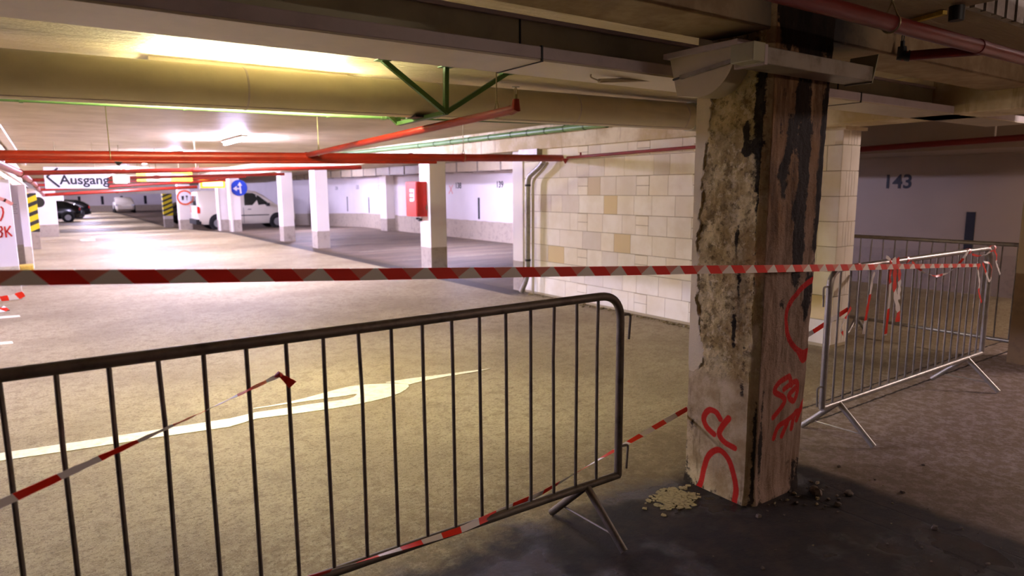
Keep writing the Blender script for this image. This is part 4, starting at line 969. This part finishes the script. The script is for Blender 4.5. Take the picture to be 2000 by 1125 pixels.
# ------------------------------------------------------------------ cars
def car(loc, rot, kind, label, lift=0):
    van = kind == 'van'
    if van: L, W, Hh, nose, body = 4.4, .88, 1.80, 3.1, 'car_white'
    else: L, W, Hh, nose, body = 4.2, .87, 1.46, 2.9, ('car_black' if kind == 'dark' else 'car_white')
    e = thing('van' if van else 'car', loc, label, 'van' if van else 'car')
    # stations along x from the tail: x, bottom, belt, roof, half width
    if van: st = [(0, .42, 1.0, 1.55, .80), (.05, .30, 1.02, 1.74, .85), (.25, .26, 1.03, 1.80, .88), (2.2, .24, 1.04, 1.80, .88), (2.6, .24, 1.04, 1.74, .88), (2.95, .24, 1.03, 1.55, .88), (3.25, .24, 1.02, 1.32, .88), (3.5, .24, 1.0, 1.12, .87), (3.75, .24, .98, 1.04, .86), (4.2, .26, .86, .92, .80), (4.38, .34, .70, .74, .70)]
    else: st = [(0, .45, .85, .95, .74), (.06, .32, .92, 1.05, .80), (.35, .26, .95, 1.26, .85), (.8, .22, .95, 1.42, .87), (1.7, .2, .95, 1.46, .87), (2.2, .2, .94, 1.40, .87), (2.7, .2, .93, 1.15, .87), (3.0, .2, .90, .98, .86), (3.6, .22, .82, .88, .82), (4.05, .28, .66, .70, .74), (4.18, .38, .55, .58, .62)]
    mb = MB(); n = 12
    for x, b, m_, r_, w in st:
        rw = w*(.80 if r_-m_ > .2 else .93)
        half = [(w*.86, b), (w*.99, b+.14), (w, (b+m_)/2), (w*.985, m_), (rw+(w*.985-rw)*.15, m_+(r_-m_)*.85), (rw*.85, r_)]
        mb.v += [V((x, -y, z)) for y, z in half]+[V((x, y, z)) for y, z in half[::-1]]
    for i in range(len(st)-1):
        for k in range(n): mb.f.append((i*n+k, (i+1)*n+k, (i+1)*n+(k+1) % n, i*n+(k+1) % n)); mb.mi.append(0)
    mb.f.append(tuple(range(n))); mb.f.append(tuple((len(st)-1)*n+k for k in range(n-1, -1, -1))); mb.mi += [0, 0]
    def part(name, mb, mat, parent=None):
        o = build(name, mb, mat, None, origin=V((0, 0, 0))); o.parent = parent or e
        if parent: pass
        return o
    part('body', mb, body)
    wins = ([[(2.02, 1.10), (3.18, 1.10), (3.02, 1.26), (2.72, 1.52), (2.45, 1.66), (2.05, 1.68)]] if van else [[(.75, .99), (1.65, .99), (1.65, 1.34), (1.0, 1.32)], [(1.72, .99), (2.75, .99), (2.3, 1.30), (1.72, 1.34)]])
    def side_y(x, z):
        for s0, s1 in zip(st[:-1], st[1:]):
            if s0[0] <= x <= s1[0]:
                t = (x-s0[0])/(s1[0]-s0[0]); b, m_, r_, w = [s0[k]+(s1[k]-s0[k])*t for k in range(1, 5)]
                rw = w*.80; tt = max(0, min(1, (z-m_)/max(r_-m_, .01)/.85)); return w*.985+(rw+(w*.985-rw)*.15-w*.985)*tt
        return W
    for sg in (-1, 1):
        for wp in wins:
            mbw = MB(); k = len(wp)
            mbw.add([V((x, sg*(side_y(x, z)+.006), z)) for x, z in wp]+[V((x, sg*(side_y(x, z)-.01), z)) for x, z in wp], [tuple(range(k)), tuple(range(2*k-1, k-1, -1))]+[(i, (i+1) % k, k+(i+1) % k, k+i) for i in range(k)])
            part('side_window', mbw, 'glass')
        if van:
            part('side_trim', MB().box(.95, 3.1, min(sg*.885, sg*.9), max(sg*.885, sg*.9), .62, .66), 'rubber')
            part('door_handle', MB().box(2.15, 2.3, min(sg*.875, sg*.90), max(sg*.875, sg*.90), .90, .93), 'black')
            part('door_handle', MB().box(1.35, 1.5, min(sg*.875, sg*.90), max(sg*.875, sg*.90), .90, .93), 'black')
            part('door_seam', MB().box(1.95, 1.965, min(sg*.878, sg*.887), max(sg*.878, sg*.887), .3, 1.0), 'black')
        for wx in ((.82, 3.5) if van else (.75, 3.35)):
            y = sg*(W-.09)
            part('wheel_arch', MB().tube([V((wx, y-sg*.05, .36)), V((wx, y+sg*.094, .36))], .385, 26), 'black')
            wh = part('wheel', MB().tube([V((wx, y-sg*.08, .31)), V((wx, y+sg*.105, .31))], .31, 26), 'rubber')
            part('hub', MB().tube([V((wx, y+sg*.10, .31)), V((wx, y+sg*.112, .31))], .19, 18), 'hub', wh)
        part('tail_lamp', MB().box(-.005, .09, min(sg*.74, sg*.885) if van else min(sg*.5, sg*.83), max(sg*.74, sg*.885) if van else max(sg*.5, sg*.83), .78, 1.08 if van else .95), 'tail_red')
        part('headlamp', MB().box(L-.35, L-.12, min(sg*.55, sg*.78), max(sg*.55, sg*.78), .66, .80), 'tail_white')
    if van:
        part('rear_window', MB().box(-.01, .02, -.66, .66, 1.12, 1.55), 'glass'); part('rear_bumper', MB().box(-.09, .12, -.84, .84, .28, .50), 'rubber')
        part('number_plate', MB().box(-.02, 0, -.26, .26, .62, .74), 'sign_white'); part('wing_mirror', MB().box(3.0, 3.12, -1.05, -.86, 1.05, 1.2), 'black')
    else:
        rw_ = MB(); rw_.add([V((.10, -.6, 1.0)), V((.10, .6, 1.0)), V((.62, .52, 1.36)), V((.62, -.52, 1.36)), V((.16, -.6, .99)), V((.16, .6, .99)), V((.68, .52, 1.34)), V((.68, -.52, 1.34))], [(0, 1, 2, 3), (7, 6, 5, 4), (0, 4, 5, 1), (1, 5, 6, 2), (2, 6, 7, 3), (3, 7, 4, 0)])
        part('rear_window', rw_, 'glass'); part('rear_bumper', MB().box(-.06, .1, -.76, .76, .34, .56), body); part('number_plate', MB().box(-.075, -.06, -.26, .26, .58, .70), 'sign_white')
    e.rotation_euler = (0, 0, rot); return e
car((5.72, 33.6, zo(33.6)), 0, 'van', 'white delivery van parked in a bay behind the far columns, tail towards the aisle')
cz = -.45
a = on(150, 430, 2, cz)
car((2.15, 55.0, cz), math.pi, 'dark', 'black hatchback behind the wide left pier, its red tail lamp showing')
car((3.0, 61.0, cz), math.pi, 'dark', 'second dark car just beyond the black hatchback')
p = on(305, 412, 2, cz)
car((6.6, 77, cz), math.radians(-92), 'light', 'distant white car at the far end of the aisle, left of the striped column')
car((6.3, 45.6, cz), math.radians(5), 'dark', 'dark car half hidden behind the orange rimmed sign column')

# ------------------------------------------------------------------ lamps
def lamp(p, L, mat, label, rot=0, name='fluorescent_lamp', top=None):
    e = thing(name, (p[0], p[1], p[2]), label, 'lamp'); x, y, z = p
    dx, dy = (0, L/2) if rot == 0 else (L/2, 0)
    top = top or CZ+zo(y); build('housing', MB().box(x-dx-.05*(rot == 0), x+dx+.05*(rot == 0), y-dy-.05*(rot == 1), y+dy+.05*(rot == 1), z+.03, top-.001), 'white_paint', e, smooth=False)
    build('tube', MB().tube([V((x-dx*.96, y-dy*.96, z)), V((x+dx*.96, y+dy*.96, z))], .019, 8), mat, e)
    return e
lamp((1.38, 5.28, 2.40), 1.4, 'tube_warm', 'lamp hidden above the far side of the round duct, lighting the soffit', 1)
lamp((2.83, 12.4, 2.43), 1.5, 'tube_cool', 'bare fluorescent lamp on the ceiling above the sloping red branch pipe')
lam = (('first', 17.8), ('second', 23), ('third', 29), ('fourth', 35), ('fifth', 46), ('sixth', 56), ('seventh', 66), ('eighth', 74))
for nm, y in lam:
    lamp((2.7 if y < 40 else 2.6, y, CZ+zo(y)-.07 - (.0 if y < 40 else 0)), 1.5, 'tube_cool', 'ceiling lamp down the aisle, %s one beyond the lamp over the branch pipe' % nm)
lamp((8.6, 15.0, 2.43), 1.5, 'tube_cool', 'lamp over the parking bays behind the fire cabinet column', 0)
lamp((8.6, 26.0, 2.43), 1.5, 'tube_cool', 'lamp over the parking bays beside the van', 0)
lamp((-3.2, 8.0, 2.43), 1.5, 'tube_cool', 'lamp over the bays left of the aisle, outside the photo', 0)
lamp((9.4, .6, 2.86), 1.2, 'tube_dim', 'lamp in the dark bay at the right, outside the photo', 0) if False else None
M['tube_dim'] = emit('tube_dim', (255, 228, 226), 330)
lamp((9.5, .2, 2.36), 1.2, 'tube_dim', 'lamp high in the bay right of the ochre pillar, outside the photo', 0, top=3.0)
M['tube_fill'] = emit('tube_fill', (255, 230, 214), 52)  # fill light added for the foreground, not a known fixture
lamp((4.0, -2.2, 2.43), 1.2, 'tube_fill', 'weak unseen fill light added behind the photographer', 1)

# ------------------------------------------------------------------ rubble
def stone(p, r, seed):
    rnd = random.Random(seed); mb = MB(); n, k = 7, 5
    sx, sy, sz = r*rnd.uniform(.8, 1.3), r*rnd.uniform(.7, 1.1), r*rnd.uniform(.5, .8); off = V((seed*3.1, 0, 0)); vs = []
    for i in range(1, k):
        th = math.pi*i/k
        for j in range(n):
            a = 2*math.pi*j/n; q = V((math.sin(th)*math.cos(a), math.sin(th)*math.sin(a), math.cos(th))); s = 1+.55*noise.noise(q*1.6+off)
            vs.append(V(p)+V((q.x*sx*s, q.y*sy*s, max(q.z*sz*s+sz*.7, 0))))
    top = len(vs); vs += [V(p)+V((0, 0, sz*1.6)), V(p)]
    fs = [(i*n+j, i*n+(j+1) % n, (i+1)*n+(j+1) % n, (i+1)*n+j) for i in range(k-2) for j in range(n)]
    fs += [(top, (j+1) % n, j) for j in range(n)]+[(top+1, (k-2)*n+j, (k-2)*n+(j+1) % n) for j in range(n)]
    return mb.add(vs, fs)
big = [((1592, 966), .034, 'largest lump of rubble at the right foot of the pillar'), ((1657, 965), .022, 'second dark lump of rubble, right of the largest'), ((1763, 963), .014, 'lone pebble on the paler floor right of the rubble'),
       ((1826, 1034), .020, 'lone angular stone on the floor at the lower right'), ((1637, 988), .016, 'small lump of rubble below the second dark lump'), ((1482, 1010), .014, 'small crumb just in front of the pillar corner'),
       ((1638, 913), .012, 'pale chip near the taped barrier foot'), ((1803, 909), .010, 'tiny pebble far out on the paler floor at the right'), ((1930, 1103), .010, 'tiny pale pebble at the lower right corner'), ((1490, 1112), .010, 'pale crumb at the bottom edge below the pillar'), ((1877, 1033), .008, 'tiny pebble right of the lone angular stone')]
for i, (q, r, lb) in enumerate(big): tag(build('stone', stone(fl(*q), r, i+1), 'stone', None), lb, 'stone')
rnd = random.Random(3)
for i in range(70):
    if i < 26: p = V((rnd.uniform(3.0, 3.36), 1.80+rnd.gauss(0, .06)-.2*abs(rnd.gauss(0, .3)), 0)); r = rnd.uniform(.004, .013)
    elif i < 38: p = V((rnd.uniform(2.82, 3.1), 1.87-abs(rnd.gauss(0, .03)), 0)); r = rnd.uniform(.004, .009)
    else: p = V((rnd.uniform(2.2, 3.7), rnd.uniform(1.0, 1.8), 0)); r = rnd.uniform(.002, .006)
    tag(build('stone', stone(p, r, 50+i), 'stone' if i % 4 else 'flake', None), 'small crumb of concrete scattered on the wet floor round the pillar foot', 'stone', 'crumbs round the pillar foot')
# flaked paint at the pillar's left foot
mb = MB(); rnd = random.Random(9)
for i in range(330):
    c = fl(1316+rnd.gauss(0, 19), 975+rnd.gauss(0, 9)); r = rnd.uniform(.006, .024); k = rnd.randint(4, 7); a0 = rnd.random()*6; zt = .0015+rnd.random()*.0025
    P = [V((c.x+math.cos(a0+6.283*j/k)*r*rnd.uniform(.6, 1.1), c.y+math.sin(a0+6.283*j/k)*r*rnd.uniform(.6, 1.1), 0)) for j in range(k)]
    mb.add([p+Z*zt for p in P]+P, [tuple(range(k))]+[(j, (j+1) % k, k+(j+1) % k, k+j) for j in range(k)])
tag(build('paint_flakes', mb, 'flake', None, smooth=False), 'patch of pale flaked paint on the floor at the left foot of the pillar', 'paint flakes', kind='stuff')
mb = MB(); rnd = random.Random(19)
for i in range(120):
    s = rnd.random(); c = V((6.035-abs(rnd.gauss(0, .07)), 4.2+s*3.9, 0)); mb2 = stone(c, rnd.uniform(.006, .026), i+200); mb.add(mb2.v, mb2.f)
tag(build('debris', mb, 'flake', None), 'line of mortar crumbs along the foot of the cream block wall', 'debris', kind='stuff')

# ------------------------------------------------------------------ world
w = bpy.data.worlds.new('world'); sc.world = w; w.use_nodes = True
w.node_tree.nodes['Background'].inputs[0].default_value = (1, .85, .65, 1); w.node_tree.nodes['Background'].inputs[1].default_value = .0
